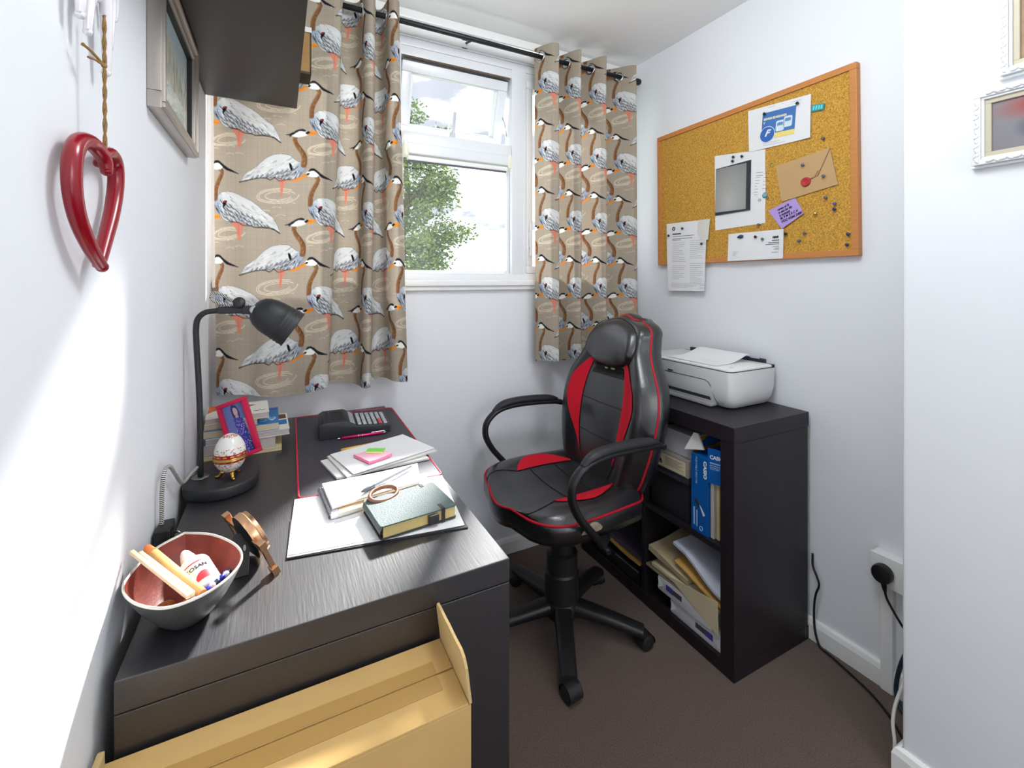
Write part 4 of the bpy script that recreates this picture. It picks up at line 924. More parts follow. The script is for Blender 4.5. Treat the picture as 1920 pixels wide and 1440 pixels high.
bm = B(); P = [[MN @ Vector((.007-.008*math.sin(PI*k/8), y, HN*k/8)) for k in range(9)] for y in (.0005, WN-.0005)]; grid(bm, P, flip=True); obj('spine', bm, M_green, nb, smooth='all')
bm = B(); box(bm, LN-.034, LN-.027, -.0012, .022, HN, HN+.001, M=MN); box(bm, LN-.034, LN-.027, -.0014, -.0002, -.0004, HN+.001, M=MN); obj('elastic_strap', bm, mat('black_elastic', (40, 38, 42), .7), nb)
bm = B(); box(bm, LN-.034, LN-.027, WN-.012, WN+.0012, HN, HN+.001, M=MN); box(bm, LN-.034, LN-.027, WN+.0002, WN+.0014, -.0004, HN+.001, M=MN); obj('elastic_strap', bm, MATS['black_elastic'], nb)
bm = B(); box(bm, LN*.60, LN*.60+.022, -.008, .001, .004, HN-.004, .003, M=MN); obj('pen_loop', bm, mat('black_leather_loop', (44, 40, 44), .5), nb, smooth=30)

# ============================================================ OFFICE CHAIR
BX, BY = .905, 1.372
ch = thing('office_chair', 'black and red padded swivel office chair with looped armrests', 'chair', (BX, BY, 0))
def cw(x, y, z): return Vector((BX+x, BY+y, z))
M_base = mat('black_nylon', (30, 28, 30), .42, spec=.45, bump=(200, .08))
for k in range(5):
    a = math.radians(-119+72*k); d = Vector((math.cos(a), math.sin(a), 0)); n = Vector((-d.y, d.x, 0))
    bm = B(); rows = []
    for f in np.linspace(0, 1, 9):
        r = .03+f*.255; h = .088-.030*f**1.3; w = .033-.007*f; th = .052-.022*f
        c = cw(0, 0, 0)+d*r+Vector((0, 0, h))
        rows.append([c+n*(w*math.cos(q))+Vector((0, 0, (th/2)*math.copysign(abs(math.sin(q))**.6, math.sin(q)))) for q in np.linspace(0, 2*PI, 16, endpoint=False)])
    V = grid(bm, rows, closed_v=True); bm.faces.new(V[-1]); bm.faces.new(list(reversed(V[0]))); bmesh.ops.recalc_face_normals(bm, faces=bm.faces)
    lg = obj('leg', bm, M_base, ch, smooth=50)
    cp_ = cw(0, 0, 0)+d*.278; sw = math.radians(37*k+20); e = Vector((math.cos(a+sw*.3+.5), math.sin(a+sw*.3+.5), 0)); ax_ = Vector((-e.y, e.x, 0)); hub = cp_+e*.010+Vector((0, 0, .0262))
    cs = obj('caster', tube(B(), [cp_+Vector((0, 0, .03)), cp_+Vector((0, 0, .056))], .0075, 10), M_base, lg)
    for s in (-1, 1):
        bm = B(); lathe(bm, [(0, -.0095), (.022, -.0095), (.0255, -.007), (.026, 0), (.0255, .007), (.022, .0095), (0, .0095)], 28, basis(hub+ax_*.0135*s, e, Vector((0, 0, 1)))); merge_o = bm
        me = obj('wheel', bm, M_base, lg, smooth=40)
    bm = B(); rows = []
    for q in np.linspace(math.radians(-15), math.radians(195), 12):
        rows.append([hub+e*(-.0285*math.cos(q))+Vector((0, 0, .0285*math.sin(q)))+ax_*s for s in (-.024, -.022, .022, .024)])
    grid(bm, rows); obj('caster_hood', bm, M_base, lg, smooth='all')
bm = B(); lathe(bm, [(0, .055), (.056, .052), (.062, .062), (.062, .110), (.040, .118), (0, .118)], 32, Matrix.Translation((BX, BY, 0))); obj('hub', bm, M_base, ch, smooth='all')
bm = B(); lathe(bm, [(.0, .09), (.060, .09), (.0605, .205), (.056, .212), (.0555, .275), (.044, .283), (.043, .318), (.030, .324), (0, .324)], 32, Matrix.Translation((BX, BY, 0))); obj('column_cover', bm, M_base, ch, smooth=30)
bm = B(); tube(bm, [cw(0, 0, .30), cw(0, 0, .42)], .0145, 20); obj('gas_lift', bm, M_chrome, ch)
bm = B(); box(bm, BX-.09, BX+.12, BY-.075, BY+.105, .405, .438, .008); box(bm, BX-.06, BX+.06, BY-.05, BY+.05, .375, .41, .01); obj('seat_mechanism', bm, M_black, ch)
bm = B(); tube(bm, [cw(.02, -.06, .40), cw(.02, -.20, .395), cw(.02, -.24, .39)], [.005, .005, .009], 10); obj('lever', bm, M_black, ch)
# ---- seat (front towards -x)
SY = .030; SX = .0
def seat_w(x):    # half width
    f = (x+.225)/.44
    return .262-.03*max(0, f-.35)-.012*math.cos(f*PI)*0
def seat_xy(s, t):
    """s along depth 0 front..1 back, t -1..1 lateral, superelliptic rounding at front"""
    x = -.222+.440*s
    w = .258-.050*max(0, s-.45)**1.2
    # round front corners
    if s < .34:
        q = (s/.34); w *= .42+.58*math.sqrt(max(0, 1-(1-q)**2.4))
    if s > .88: w *= 1-.16*((s-.88)/.12)**2
    return x-.016*(1-t*t)*(1-s)**2*1.4, w*t+SY
def seat_z(s, t):
    e = abs(t)
    z = .520+.016*math.exp(-((e-.78)/.18)**2)*(.3+.7*min(1, s*2.2))-.010*math.exp(-(t/.45)**2)
    z -= max(.022*max(0, 1-s/.22)**2, .020*max(0, (e-.86)/.14)**2, .018*max(0, (s-.93)/.07)**2)
    return z
NS, NT = 44, 52
def spt(s, t, up=0): x, y = seat_xy(s, t); return cw(x, y, seat_z(s, t)+up)
bm = B()
top = [[spt(i/NS, -1+2*j/NT) for j in range(NT+1)] for i in range(NS+1)]
def ringpts(sc, z, zfn=None):
    out = []
    for j in range(NT+1): out.append((0, -1+2*j/NT))
    for i in range(1, NS+1): out.append((i/NS, 1))
    for j in range(NT-1, -1, -1): out.append((1, -1+2*j/NT))
    for i in range(NS-1, 0, -1): out.append((i/NS, -1))
    return out
RP = ringpts(1, 0)
def ring_at(sc, dz, flatz=None):
    o = []
    for s, t in RP:
        p = spt(s, t); c = cw(0, SY, 0); q = Vector((c.x+(p.x-c.x)*sc, c.y+(p.y-c.y)*sc, p.z+dz if flatz is None else flatz)); o.append(q)
    return o
grid(bm, top)
rings = [ring_at(1, 0), ring_at(1.022, -.006), ring_at(1.03, -.018), ring_at(1.03, -.040), ring_at(1.01, -.062), ring_at(.95, 0, .445), ring_at(.6, 0, .436), ring_at(.02, 0, .436)]
grid(bm, rings, closed_v=True)
bmesh.ops.remove_doubles(bm, verts=bm.verts, dist=1e-5); bmesh.ops.recalc_face_normals(bm, faces=bm.faces)
seat = obj('seat', bm, M_leather, ch, smooth='all')
bm = B(); pr_ = ring_at(1.012, .0005); tube(bm, pr_, .0042, 8, closed=True); obj('piping', bm, M_pipe, seat, smooth='all')
def crescent(name, parent, fa, fb, n, m, fn, k=10, up=.0025):
    bm = B(); rows = []
    for i in range(n+1):
        f = i/n; (s0, t0), (s1, t1) = fa(f), fb(f); rows.append([fn(s0+(s1-s0)*j/k, t0+(t1-t0)*j/k, up+.0016*math.sin(PI*j/k)) for j in range(k+1)])
    grid(bm, rows); bmesh.ops.recalc_face_normals(bm, faces=bm.faces)
    if bm.faces and sum(f.normal.z for f in bm.faces) < 0 and fn is spt: bmesh.ops.reverse_faces(bm, faces=bm.faces)
    return obj(name, bm, m, parent, smooth='all')
for sg_ in (-1, 1):
    crescent('red_panel', seat, lambda f, g=sg_: (.30+.56*f, g*(.50+.02*math.sin(PI*f)-.0*f)), lambda f, g=sg_: (.30+.56*f, g*(.50+.30*math.sin(PI*f**.8)**.9)), 24, M_red, spt)
    bm = B(); tube(bm, [spt(.02+.30*f, sg_*(.86-.36*f**.8), .001) for f in np.linspace(0, 1, 12)], .0016, 6); obj('seam', bm, mat('dark_seam', (12, 12, 14), .7), seat)
bm = B(); tube(bm, [spt(.42, t, .001) for t in np.linspace(-.5, .5, 20)], .0014, 6); obj('seam', bm, MATS['dark_seam'], seat)
bm = B(); tube(bm, [spt(.66, t, .001) for t in np.linspace(-.5, .5, 20)], .0014, 6); obj('seam', bm, MATS['dark_seam'], seat)
# ---- backrest
Zb0, Zb1 = .500, 1.108
wprof = [(0, .185), (.08, .215), (.2, .238), (.34, .258), (.48, .262), (.60, .245), (.70, .205), (.78, .172), (.88, .158), (.95, .140), (1.0, .098)]
def bwid(f): return float(np.interp(f, [p[0] for p in wprof], [p[1] for p in wprof]))
wsm = [np.mean([bwid(min(1, max(0, f+d))) for d in np.linspace(-.035, .035, 7)]) for f in np.linspace(0, 1, 201)]
def bw_(f):
    w = float(np.interp(min(f, .88), np.linspace(0, 1, 201), wsm))
    return w*math.sqrt(max(0, 1-((f-.88)/.126)**2.4)) if f > .88 else w
def bx_(f): return .165+.040*f+.085*f*f
def bsurf(f, t, up=0):
    """front surface of the backrest: f height 0..1, t -1..1"""
    w = bw_(f); e = abs(t); x = bx_(f)
    bol = .030*math.exp(-((e-.78)/.20)**2)*(1-max(0, f-.62)/.38*.9)
    lum = .014*math.exp(-((f-.30)/.25)**2)*math.exp(-(t/.5)**2)
    head = 0*max(0, 1-(t/.86)**4)*max(0, min(1, (f-.70)/.06))*max(0, min(1, (1.0-f)/.05+.15)) if f > .70 else 0
    slot = -.020*math.exp(-((f-.665)/.022)**2)*max(0, 1-(t/.42)**6) if abs(t) < .42 else 0
    edge = .034*max(0, (e-.86)/.14)**2
    x -= bol+lum+head+slot; x += edge+.03*max(0, (f-.975)/.025)**2
    zz = Zb0+(Zb1-Zb0)*f; rnd_top = .018*(t*t)*max(0, (f-.9)/.1)
    return cw(x-up, w*t+.022-.0*f, zz-rnd_top)
NF, NTb = 90, 60
bm = B(); grid(bm, [[bsurf(i/NF, -1+2*j/NTb) for j in range(NTb+1)] for i in range(NF+1)])
RB = [(0, -1+2*j/NTb) for j in range(NTb+1)]+[(i/NF, 1) for i in range(1, NF+1)]+[(1, -1+2*j/NTb) for j in range(NTb-1, -1, -1)]+[(i/NF, -1) for i in range(NF-1, 0, -1)]
def bring(sc, dx, flat=0):
    o = []; c = cw(0, .022, .80)
    for f, t in RB:
        p = bsurf(f, t); o.append(Vector((p.x+dx+flat*(BX+bx_(f)-p.x), c.y+(p.y-c.y)*sc, c.z+(p.z-c.z)*sc)))
    return o
grid(bm, [bring(1, 0), bring(1.022, .010), bring(1.026, .026), bring(1.018, .046), bring(.985, .058)], closed_v=True)
bk = [[bsurf(i/NF, -1+2*j/NTb) for j in range(NTb+1)] for i in range(NF+1)]
c = cw(0, .022, .80)
grid(bm, [[Vector((BX+bx_(i/NF)+.034+.058*.0+.026+.010*(1-(-1+2*j/NTb)**2), c.y+(bk[i][j].y-c.y)*.985, c.z+(bk[i][j].z-c.z)*.985)) for j in range(NTb+1)] for i in range(NF+1)])
bmesh.ops.remove_doubles(bm, verts=bm.verts, dist=1e-4); bmesh.ops.recalc_face_normals(bm, faces=bm.faces)
back = obj('backrest', bm, M_leather, ch, smooth='all')
bm = B(); tube(bm, [bsurf(f, -1, -.002) for f in np.linspace(0, 1, 60)]+[bsurf(1, t, -.002) for t in np.linspace(-.95, .95, 24)]+[bsurf(f, 1, -.002) for f in np.linspace(1, 0, 60)], .0042, 8); obj('piping', bm, M_pipe, back, smooth='all')
for sg_ in (-1, 1):
    # outer curved red panel between bolster and centre pad
    crescent('red_panel', back, lambda f, g=sg_: (.13+.62*f, g*(.44+.02*math.sin(PI*f))), lambda f, g=sg_: (.13+.62*f, g*(.45+.30*math.sin(PI*min(1, f**1.35*.97))**.85)), 40, M_red, bsurf)
    bm = B(); tube(bm, [bsurf(.02+.11*f, sg_*(.36+.11*f), .0008) for f in np.linspace(0, 1, 10)], .0016, 6); obj('seam', bm, MATS['dark_seam'], back)
for f0 in (.26, .46):
    bm = B(); tube(bm, [bsurf(f0, t, .0008) for t in np.linspace(-.46, .46, 24)], .0017, 6); obj('seam', bm, MATS['dark_seam'], back)
# headrest pad
def hpad(r, q, lift):
    sn_, cs_ = math.sin(q), math.cos(q); f = .832+.150*r*math.copysign(abs(sn_)**.8, sn_); nar = .84-.24*max(0, -sn_)**1.5
    return bsurf(min(f, .992), nar*r*math.copysign(abs(cs_)**.75, cs_), lift*(max(0, 1-r**3.2))**.55+.001)
bm = B(); grid(bm, [[hpad(max(r, .001), q, .040) for q in np.linspace(0, 2*PI, 64, endpoint=False)] for r in np.linspace(0, 1, 22)], closed_v=True); bmesh.ops.remove_doubles(bm, verts=bm.verts, dist=1e-5); bmesh.ops.recalc_face_normals(bm, faces=bm.faces)
hp_ = obj('headrest_pad', bm, M_leather, back, smooth='all')
bm = B(); tube(bm, [hpad(1, q, 0) for q in np.linspace(0, 2*PI, 64, endpoint=False)], .0018, 6, closed=True); obj('headrest_seam', bm, MATS['dark_seam'], back)
bm = B(); grid(bm, [[bsurf(.625+.060*i/8, -.42+.80*j/20, .0012) for j in range(21)] for i in range(9)]); bmesh.ops.recalc_face_normals(bm, faces=bm.faces); obj('slot_dark_patch', bm, mat('slot_black', (10, 9, 10), .7), back, smooth='all')  # black patch painted as the dark of the open gap
bm = B(); sphere(bm, bsurf(.668, -.06, .006), .008, 10, (.5, 1.6, .5)); sphere(bm, bsurf(.664, .12, .006), .007, 10, (.5, 1.4, .5)); obj('gap_light_spots', bm, mat('pale_yellow_spot', (206, 190, 120), .9), back, smooth='all')  # pale blobs stand in for light spots seen through the gap
# ---- armrests
for sg_, oy in ((-1, -.262), (1, .302)):
    P = [(.205, oy+sg_*.012, .708), (.165, oy+sg_*.018, .716), (.06, oy+sg_*.024, .722), (-.04, oy+sg_*.026, .720), (-.105, oy+sg_*.026, .704), (-.148, oy+sg_*.026, .665), (-.155, oy+sg_*.026, .615), (-.130, oy+sg_*.024, .560), (-.085, oy+sg_*.020, .505), (-.045, oy+sg_*.010, .460), (-.02, oy-sg_*.01, .436), (.03, oy-sg_*.05, .428)]
    bm = B(); tube(bm, catmull([tuple(cw(*p)) for p in P], 7), .0165, 14, flat=.72); ar = obj('armrest', bm, M_black, ch, smooth='all')
    Q = [(.185, oy+sg_*.016, .722), (.15, oy+sg_*.020, .731), (.06, oy+sg_*.024, .738), (-.03, oy+sg_*.026, .737), (-.085, oy+sg_*.026, .726), (-.118, oy+sg_*.026, .704)]
    bm = B(); q = catmull([tuple(cw(*p)) for p in Q], 7); tube(bm, q, [.012+.008*min(1, 4*min(i, len(q)-1-i)/len(q)) for i in range(len(q))], 14, flat=.75); obj('arm_pad', bm, mat('soft_black_pad', (36, 36, 39), .5, spec=.4), ar, smooth='all')
    bm = B(); tube(bm, [cw(.205, oy+sg_*.002, .708), cw(.205, oy+sg_*.030, .708)], .0085, 12); obj('arm_bolt', bm, M_black, ar)
# worn patch and tag under the near arm
bm = B(); grid(bm, [[cw(-.095+.075*i/8, -.252-.004*math.sin(PI*i/8)-.006*j/4, .470+.036*j/4*math.sin(PI*(i+1)/10)+.01) for j in range(5)] for i in range(9)]); obj('worn_patch', bm, mat('worn_backing_fabric', (176, 158, 136), .9, bump=(80, .6), var=(40, .25)), seat, smooth='all')

# ============================================================ SHELF UNIT AND CONTENTS
SX0, SX1, SY0, SY1, SZ = 1.251, 1.642, .934, 1.730, .790
su = thing('shelf_unit', 'low black-brown cube shelf unit against the right wall under the printer', 'shelf unit', ((SX0+SX1)/2, (SY0+SY1)/2, 0))
obj('top_panel', box(B(), SX0, SX1, SY0, SY1, SZ-.05, SZ, .0015), M_wood2, su)
obj('bottom_panel', box(B(), SX0, SX1, SY0, SY1, 0, .046, .0015), M_wood2, su)
for a, b in ((SY0, SY0+.05), (SY1-.05, SY1)): obj('side_panel', box(B(), SX0, SX1-.006, a+.0005, b-.0005, .047, SZ-.051, .001), M_wood2, su)
obj('divider', box(B(), SX0+.004, SX1-.01, 1.323, 1.341, .047, SZ-.051, .001), M_wood2, su)
for a, b in ((SY0+.05, 1.323), (1.341, SY1-.05)): obj('shelf', box(B(), SX0+.004, SX1-.01, a, b, .377, .395, .001), M_wood2, su)
obj('back_panel', box(B(), SX1-.009, SX1-.001, SY0+.05, SY1-.05, .047, SZ-.05), M_wood2, su)  # dark back added only so the compartments look dark inside
ZU, ZLo = .396, .047
# upper near compartment
cs = thing('storage_box', 'black storage box at the bottom of the upper shelf compartment', 'box', (1.44, 1.215, ZU))
obj('body', box(B(), 1.275, 1.60, 1.128, 1.315, ZU, .530, .006), mat('black_fabric_box', (26, 24, 29), .6, bump=(300, .2)), cs, smooth=30)
bm = B(); box(bm, 1.266, 1.605, 1.124, 1.319, .530, .556, .006); box(bm, 1.262, 1.275, 1.16, 1.29, .533, .545, .003); obj('lid', bm, mat('dark_grey_lid', (48, 47, 54), .45), cs, smooth=30)
pb = thing('flat_case', 'flat pale case with printed front, lying on the black storage box', 'case', (1.42, 1.21, .557))
obj('casing', box(B(), 1.262, 1.58, 1.122, 1.316, .557, .617, .004), mat('grey_case_plastic', (136, 130, 124), .45), pb, smooth=30)
Mp = basis((1.2617, 1.310, .562), (0, -1, 0), (0, 0, 1))
bm = B(); box(bm, 0, .178, 0, .048, 0, .0008, M=Mp); obj('front_label', bm, mat('cream_label', (206, 192, 160), .6), pb)
Mp2 = Mp @ Matrix.Translation((0, 0, .0008)); lines(Mp2, [(.085, .168-.01*(k % 3), .040-k*.0045, .0016) for k in range(7)], M_ink, pb)
bm = B(); box(bm, .030, .070, .010, .014, 0, .0003, M=Mp2); prism(bm, [(.030, .016), (.036, .028), (.042, .020), (.050, .034), (.056, .020), (.062, .028), (.070, .016)], 0, .0003, Mp2); obj('printed_emblem', bm, M_inkd, pb)
gb = thing('carton', 'grey-white carton with blue and orange end, topmost in the upper shelf compartment', 'box', (1.40, 1.19, .618))
obj('carton_body', box(B(), 1.285, 1.55, 1.125, 1.262, .618, .700, .002), mat('silver_carton', (178, 176, 182), .5), gb)
bm = B(); box(bm, 1.290, 1.54, 1.1235, 1.125, .630, .694); obj('orange_end', bm, mat('orange_carton_end', (206, 140, 46), .5), gb)
bm = B(); prism(bm, [(1.30+.0, .660), (1.36, .690), (1.42, .694), (1.46, .675), (1.40, .655)], 0, .001, Matrix(((1, 0, 0, 0), (0, 0, -1, 1.1235), (0, 1, 0, 0), (0, 0, 0, 1)))); obj('blue_print', bm, Mb_blue, gb)
# tall blue box
M_cb = mat('deep_blue_carton', (0, 84, 160), .38, spec=.5); YC0, YC1 = 1.040, 1.108
cbx = thing('tall_blue_box', 'tall blue printed box with open flap standing in the upper shelf compartment', 'box', (1.40, 1.074, ZU))
obj('carton_body', box(B(), 1.262, 1.50, YC0, YC1, ZU, .655, .001), M_cb, cbx)
Mfl = basis((1.262, YC0-.0005, .655), (.30, -.95, 0), (0, 0, 1))
bm = B(); box(bm, 0, .055, -.075, .040, -.0006, .0006, M=Mfl); obj('open_flap', bm, M_cb, cbx)
text('CASIO', Mfl @ Matrix.Translation((.006, .006, .0008)) , .0165, M_paper, cbx, 'lettering', sx=.95, bold=.0006)
lines(Mfl @ Matrix.Translation((0, 0, .0007)), [(.006, .050, -.008, .004), (.006, .040, -.016, .0025), (.006, .045, -.022, .002), (.006, .036, -.027, .002)], mat('pale_blue_print', (150, 180, 210), .6), cbx)
Mv = basis((1.2613, 1.072, .640), (0, 0, -1), (0, -1, 0))   # reads downwards
text('CASIO', basis((1.2613, 1.056, .645), (0, 0, -1), (0, -1, 0)), .0165, M_paper, cbx, 'lettering', sx=1.25, bold=.0007)
text('PORTABLE PRINTER', basis((1.2613, 1.090, .650), (0, 0, -1), (0, -1, 0)), .0110, MATS['pale_blue_print'], cbx, 'lettering', sx=.95)
Mq = basis((1.2613, YC1, ZU), (0, -1, 0), (0, 0, 1))
bm = B(); prism(bm, [(.012, .105), (.022, .112), (.040, .090), (.030, .083)], 0, .0004, Mq); obj('printed_picture', bm, mat('dark_slate_print', (40, 48, 60), .5), cbx)
bm = B(); prism(bm, [(.034, .096), (.041, .090), (.058, .068), (.050, .062)], 0, .0005, Mq); obj('printed_picture', bm, M_paper2, cbx)
lines(Mq, [(.010, .016, .05, .06), (.022, .027, .046, .055)], MATS['pale_blue_print'], cbx)
bm = B(); tube(bm, [Mq @ Vector((.042+.006*math.cos(q), .018+.007*math.sin(q), .0003)) for q in np.linspace(0, 2*PI, 20, endpoint=False)], .0012, 5, closed=True); obj('printed_ring', bm, MATS['pale_blue_print'], cbx)
# paper wedge, brown folders beside the blue box
wp = thing('folded_leaflet', 'folded white leaflet poking up behind the tall blue box', 'paper', (1.33, 1.10, .62))
Mw = basis((1.268, 1.134, .6565), (.15, -1, 0), (.2, -.18, 1)) @ Matrix.Translation((-.004, 0, .004))
bm = B(); prism(bm, [(0, 0), (.045, .012), (.072, .018), (.045, .066), (.030, .066)], -.004, .004, Mw); obj('leaflet', bm, M_paper2, wp)
for k, (y0, y1, z1, m, lab) in enumerate(((1.024, 1.038, .600, M_pagesg, 'grey-edged document wallet standing right of the tall blue box'), (1.010, 1.022, .620, M_manila, 'tan paper folder standing between two wallets right of the blue box'), (.988, 1.007, .640, mat('brown_folder', (120, 100, 80), .8), 'brown paper folder standing at the right end of the upper compartment'))):
    bm = B(); sheet(bm, lambda s, t, y1=y1, z1=z1, k=k: Vector((1.272+.008*k+.25*s, y1-.001+.003*math.sin(t*5+k)*t*s, ZU+(z1-ZU)*t)), 6, 10, y1-y0-.001)
    tag(obj('folder', bm, m), lab, 'folder', 'folders right of the blue box')
# lower near compartment: two reams, mailers and envelopes
def ream(label, x0, y0, y1, z0, z1, lx, flip):
    t = thing('paper_ream', label, 'paper ream', (x0+.15, (y0+y1)/2, z0), group='paper reams in the lower compartment')
    obj('wrapper', box(B(), x0, x0+.297, y0, y1, z0, z1, .004, 2), mat('white_ream_wrapper', (206, 204, 208), .4, bump=(30, .3)), t, smooth=30)
    M = basis((x0-.0003, y1, z0), (0, -1, 0), (0, 0, 1)); w = y1-y0; h = z1-z0
    bm = B(); box(bm, lx, lx+.030, h*.35, h*.75, 0, .0005, M=M); obj('purple_label', bm, mat('purple_label_print', (72, 64, 150), .5), t)
    bm = B(); box(bm, lx+(.030 if not flip else -.040), lx+(.072 if not flip else 0), h*.38, h*.72, 0, .0005, M=M); obj('dark_label', bm, mat('dark_label_print', (70, 66, 70), .5), t)
    bm = B(); prism(bm, [(0, h*.1), (.026, h*.5), (0, h*.9), (.003, h*.5)], 0, .0006, M); prism(bm, [(w, h*.1), (w-.026, h*.5), (w, h*.9), (w-.003, h*.5)], 0, .0006, M); obj('folded_end', bm, M_paper, t)
ream('lower white ream of paper with purple label on the shelf unit floor', 1.262, .990, 1.200, ZLo, ZLo+.052, .150, True)
ream('upper white ream of paper with purple label, shifted left on the lower ream', 1.255, 1.020, 1.255, ZLo+.053, ZLo+.105, .040, False)
def mailer(name, label, cat, pts, z0, th, m, wob=.004, seed=0):
    """padded envelope: outline in world xy at height given per corner"""
    c = [Vector(p) for p in pts]; r = random.Random(seed); p1, p2 = r.random()*6, r.random()*6
    def fn(s, t):
        p = (c[0]*(1-s)+c[1]*s)*(1-t)+(c[3]*(1-s)+c[2]*s)*t
        p.z += wob*math.sin(s*4+p1)*math.sin(t*5+p2)*4*min(s, 1-s, .25)*2; return p
    o = obj(name, sheet(B(), fn, 12, 12, th), m); tag(o, label, cat, 'envelopes in the lower compartment'); return o
zr = ZLo+.107
mailer('padded_envelope', 'large grey-brown flat envelope lying directly on the paper reams', 'envelope', [(1.256, 1.318, zr), (1.256, 1.010, zr), (1.56, 1.00, zr+.002), (1.56, 1.315, zr+.002)], zr, .008, mat('taupe_envelope', (150, 136, 112), .8, var=(8, .1)), .001, 1)
mailer('padded_envelope', 'cream padded envelope with triangular flap, sloping down at the front right', 'envelope', [(1.258, 1.290, zr+.013), (1.254, 1.000, zr+.013), (1.52, .992, zr+.018), (1.52, 1.30, zr+.018)], zr, .012, mat('cream_envelope', (206, 192, 158), .8, var=(10, .06)), .002, 2)
mailer('padded_envelope', 'bulging beige padded envelope at the back of the pile, left of the amber envelope', 'envelope', [(1.262, 1.312, zr+.060), (1.268, 1.130, zr+.026), (1.50, 1.120, zr+.050), (1.50, 1.312, zr+.085)], zr, .022, mat('beige_mailer', (190, 172, 136), .75, var=(6, .1)), .004, 3)
mailer('envelope', 'amber brown envelope between the beige padded one and the white plastic one', 'envelope', [(1.262, 1.185, zr+.082), (1.262, .992, zr+.036), (1.50, .990, zr+.055), (1.50, 1.180, zr+.10)], zr, .006, M_brownpaper, .003, 4)
mailer('envelope', 'white plastic mailing bag on top of the envelope pile', 'envelope', [(1.268, 1.195, zr+.140), (1.264, .992, zr+.062), (1.48, .992, zr+.076), (1.48, 1.190, zr+.150)], zr, .010, mat('white_poly_mailer', (196, 200, 214), .4, bump=(30, .6)), .005, 5)
bm = B(); prism(bm, [(0, 0), (.205, -.078), (.205, .036)], -.001, .001, basis((1.2515, 1.198, zr+.026), (0, -1, 0), (-.05, 0, 1))); bm2 = bm
tag(obj('envelope_flap', bm2, MATS['cream_envelope']), 'cream triangular envelope flap hanging over the front of the upper ream', 'envelope')
# far lower compartment (partly behind the chair)
mailer('envelope', 'amber envelope edge in the far lower compartment behind the chair', 'envelope', [(1.256, 1.60, ZLo+.09), (1.256, 1.352, ZLo+.08), (1.50, 1.352, ZLo+.08), (1.50, 1.60, ZLo+.09)], 0, .010, M_brownpaper, .002, 6)
mailer('magazine', 'dull purple magazine lying on the amber envelope in the far lower compartment', 'magazine', [(1.262, 1.56, ZLo+.104), (1.262, 1.346, ZLo+.096), (1.48, 1.346, ZLo+.096), (1.48, 1.56, ZLo+.104)], 0, .020, mat('dull_purple_cover', (74, 64, 82), .5), .001, 7)
bm = B(); box(bm, 1.26, 1.55, 1.36, 1.62, ZLo+.001, ZLo+.055, .003); o = obj('document_box', bm, mat('black_document_box', (24, 22, 26), .5), smooth=30); tag(o, 'black document box on the floor of the far lower compartment', 'box')
bm = B(); box(bm, 1.2588, 1.2602, 1.362, 1.50, ZLo+.046, ZLo+.050); obj('lid_edge', bm, mat('grey_edge_strip', (110, 106, 112), .5), o)
# ---- printer
PX0, PX1, PY0, PY1, PZ = 1.384, 1.644, 1.046, 1.480, SZ
pr = thing('printer', 'white inkjet printer and scanner on top of the black shelf unit', 'printer', ((PX0+PX1)/2, (PY0+PY1)/2, PZ))
M_pw = mat('white_printer_plastic', (222, 223, 222), .35, spec=.45)
def prect(x0, x1, y0, y1, r, z):
    return [Vector((p[0], p[1], z)) for p in rounded(x1-x0, y1-y0, r, 6, (x0+x1)/2, (y0+y1)/2)]
bm = B(); rows = [prect(PX0+.040, PX1-.030, PY0+.035, PY1-.035, .03, PZ+.002), prect(PX0+.028, PX1-.018, PY0+.020, PY1-.020, .03, PZ+.006), prect(PX0+.014, PX1-.008, PY0+.008, PY1-.008, .028, PZ+.030), prect(PX0+.005, PX1-.003, PY0+.002, PY1-.002, .025, PZ+.065), prect(PX0, PX1, PY0, PY1, .022, PZ+.136)]
V = grid(bm, rows, closed_v=True); bm.faces.new(list(reversed(V[0]))); bm.faces.new(V[-1]); bmesh.ops.recalc_face_normals(bm, faces=bm.faces); body = obj('body', bm, M_pw, pr, smooth=60)
bm = B(); V = grid(bm, [prect(PX0+.002, PX1-.002, PY0+.002, PY1-.002, .02, PZ+.136), prect(PX0+.002, PX1-.002, PY0+.002, PY1-.002, .02, PZ+.1395)], closed_v=True); obj('lid_gap', bm, M_black, pr)
bm = B(); V = grid(bm, [prect(PX0, PX1-.02, PY0+.001, PY1-.001, .02, PZ+.1395), prect(PX0, PX1-.02, PY0+.001, PY1-.001, .02, PZ+.144), prect(PX0+.004, PX1-.024, PY0+.005, PY1-.005, .018, PZ+.147)], closed_v=True); bm.faces.new(V[-1]); bmesh.ops.recalc_face_normals(bm, faces=bm.faces); obj('scanner_lid', bm, M_pw, pr, smooth=40)
bm = B(); box(bm, PX1-.022, PX1-.002, PY0+.01, PY1-.01, PZ+.138, PZ+.145, .002); box(bm, PX1-.018, PX1-.004, PY0+.04, PY0+.39, PZ+.143, PZ+.161, .004); obj('paper_feed', bm, mat('dark_navy_plastic', (36, 42, 62), .4), pr, smooth=30)
bm = B(); box(bm, PX1-.020, PX1-.012, PY0+.06, PY0+.10, PZ+.158, PZ+.168, .003); obj('paper_guide', bm, mat('pale_grey_guide', (186, 188, 196), .4), pr, smooth=30)
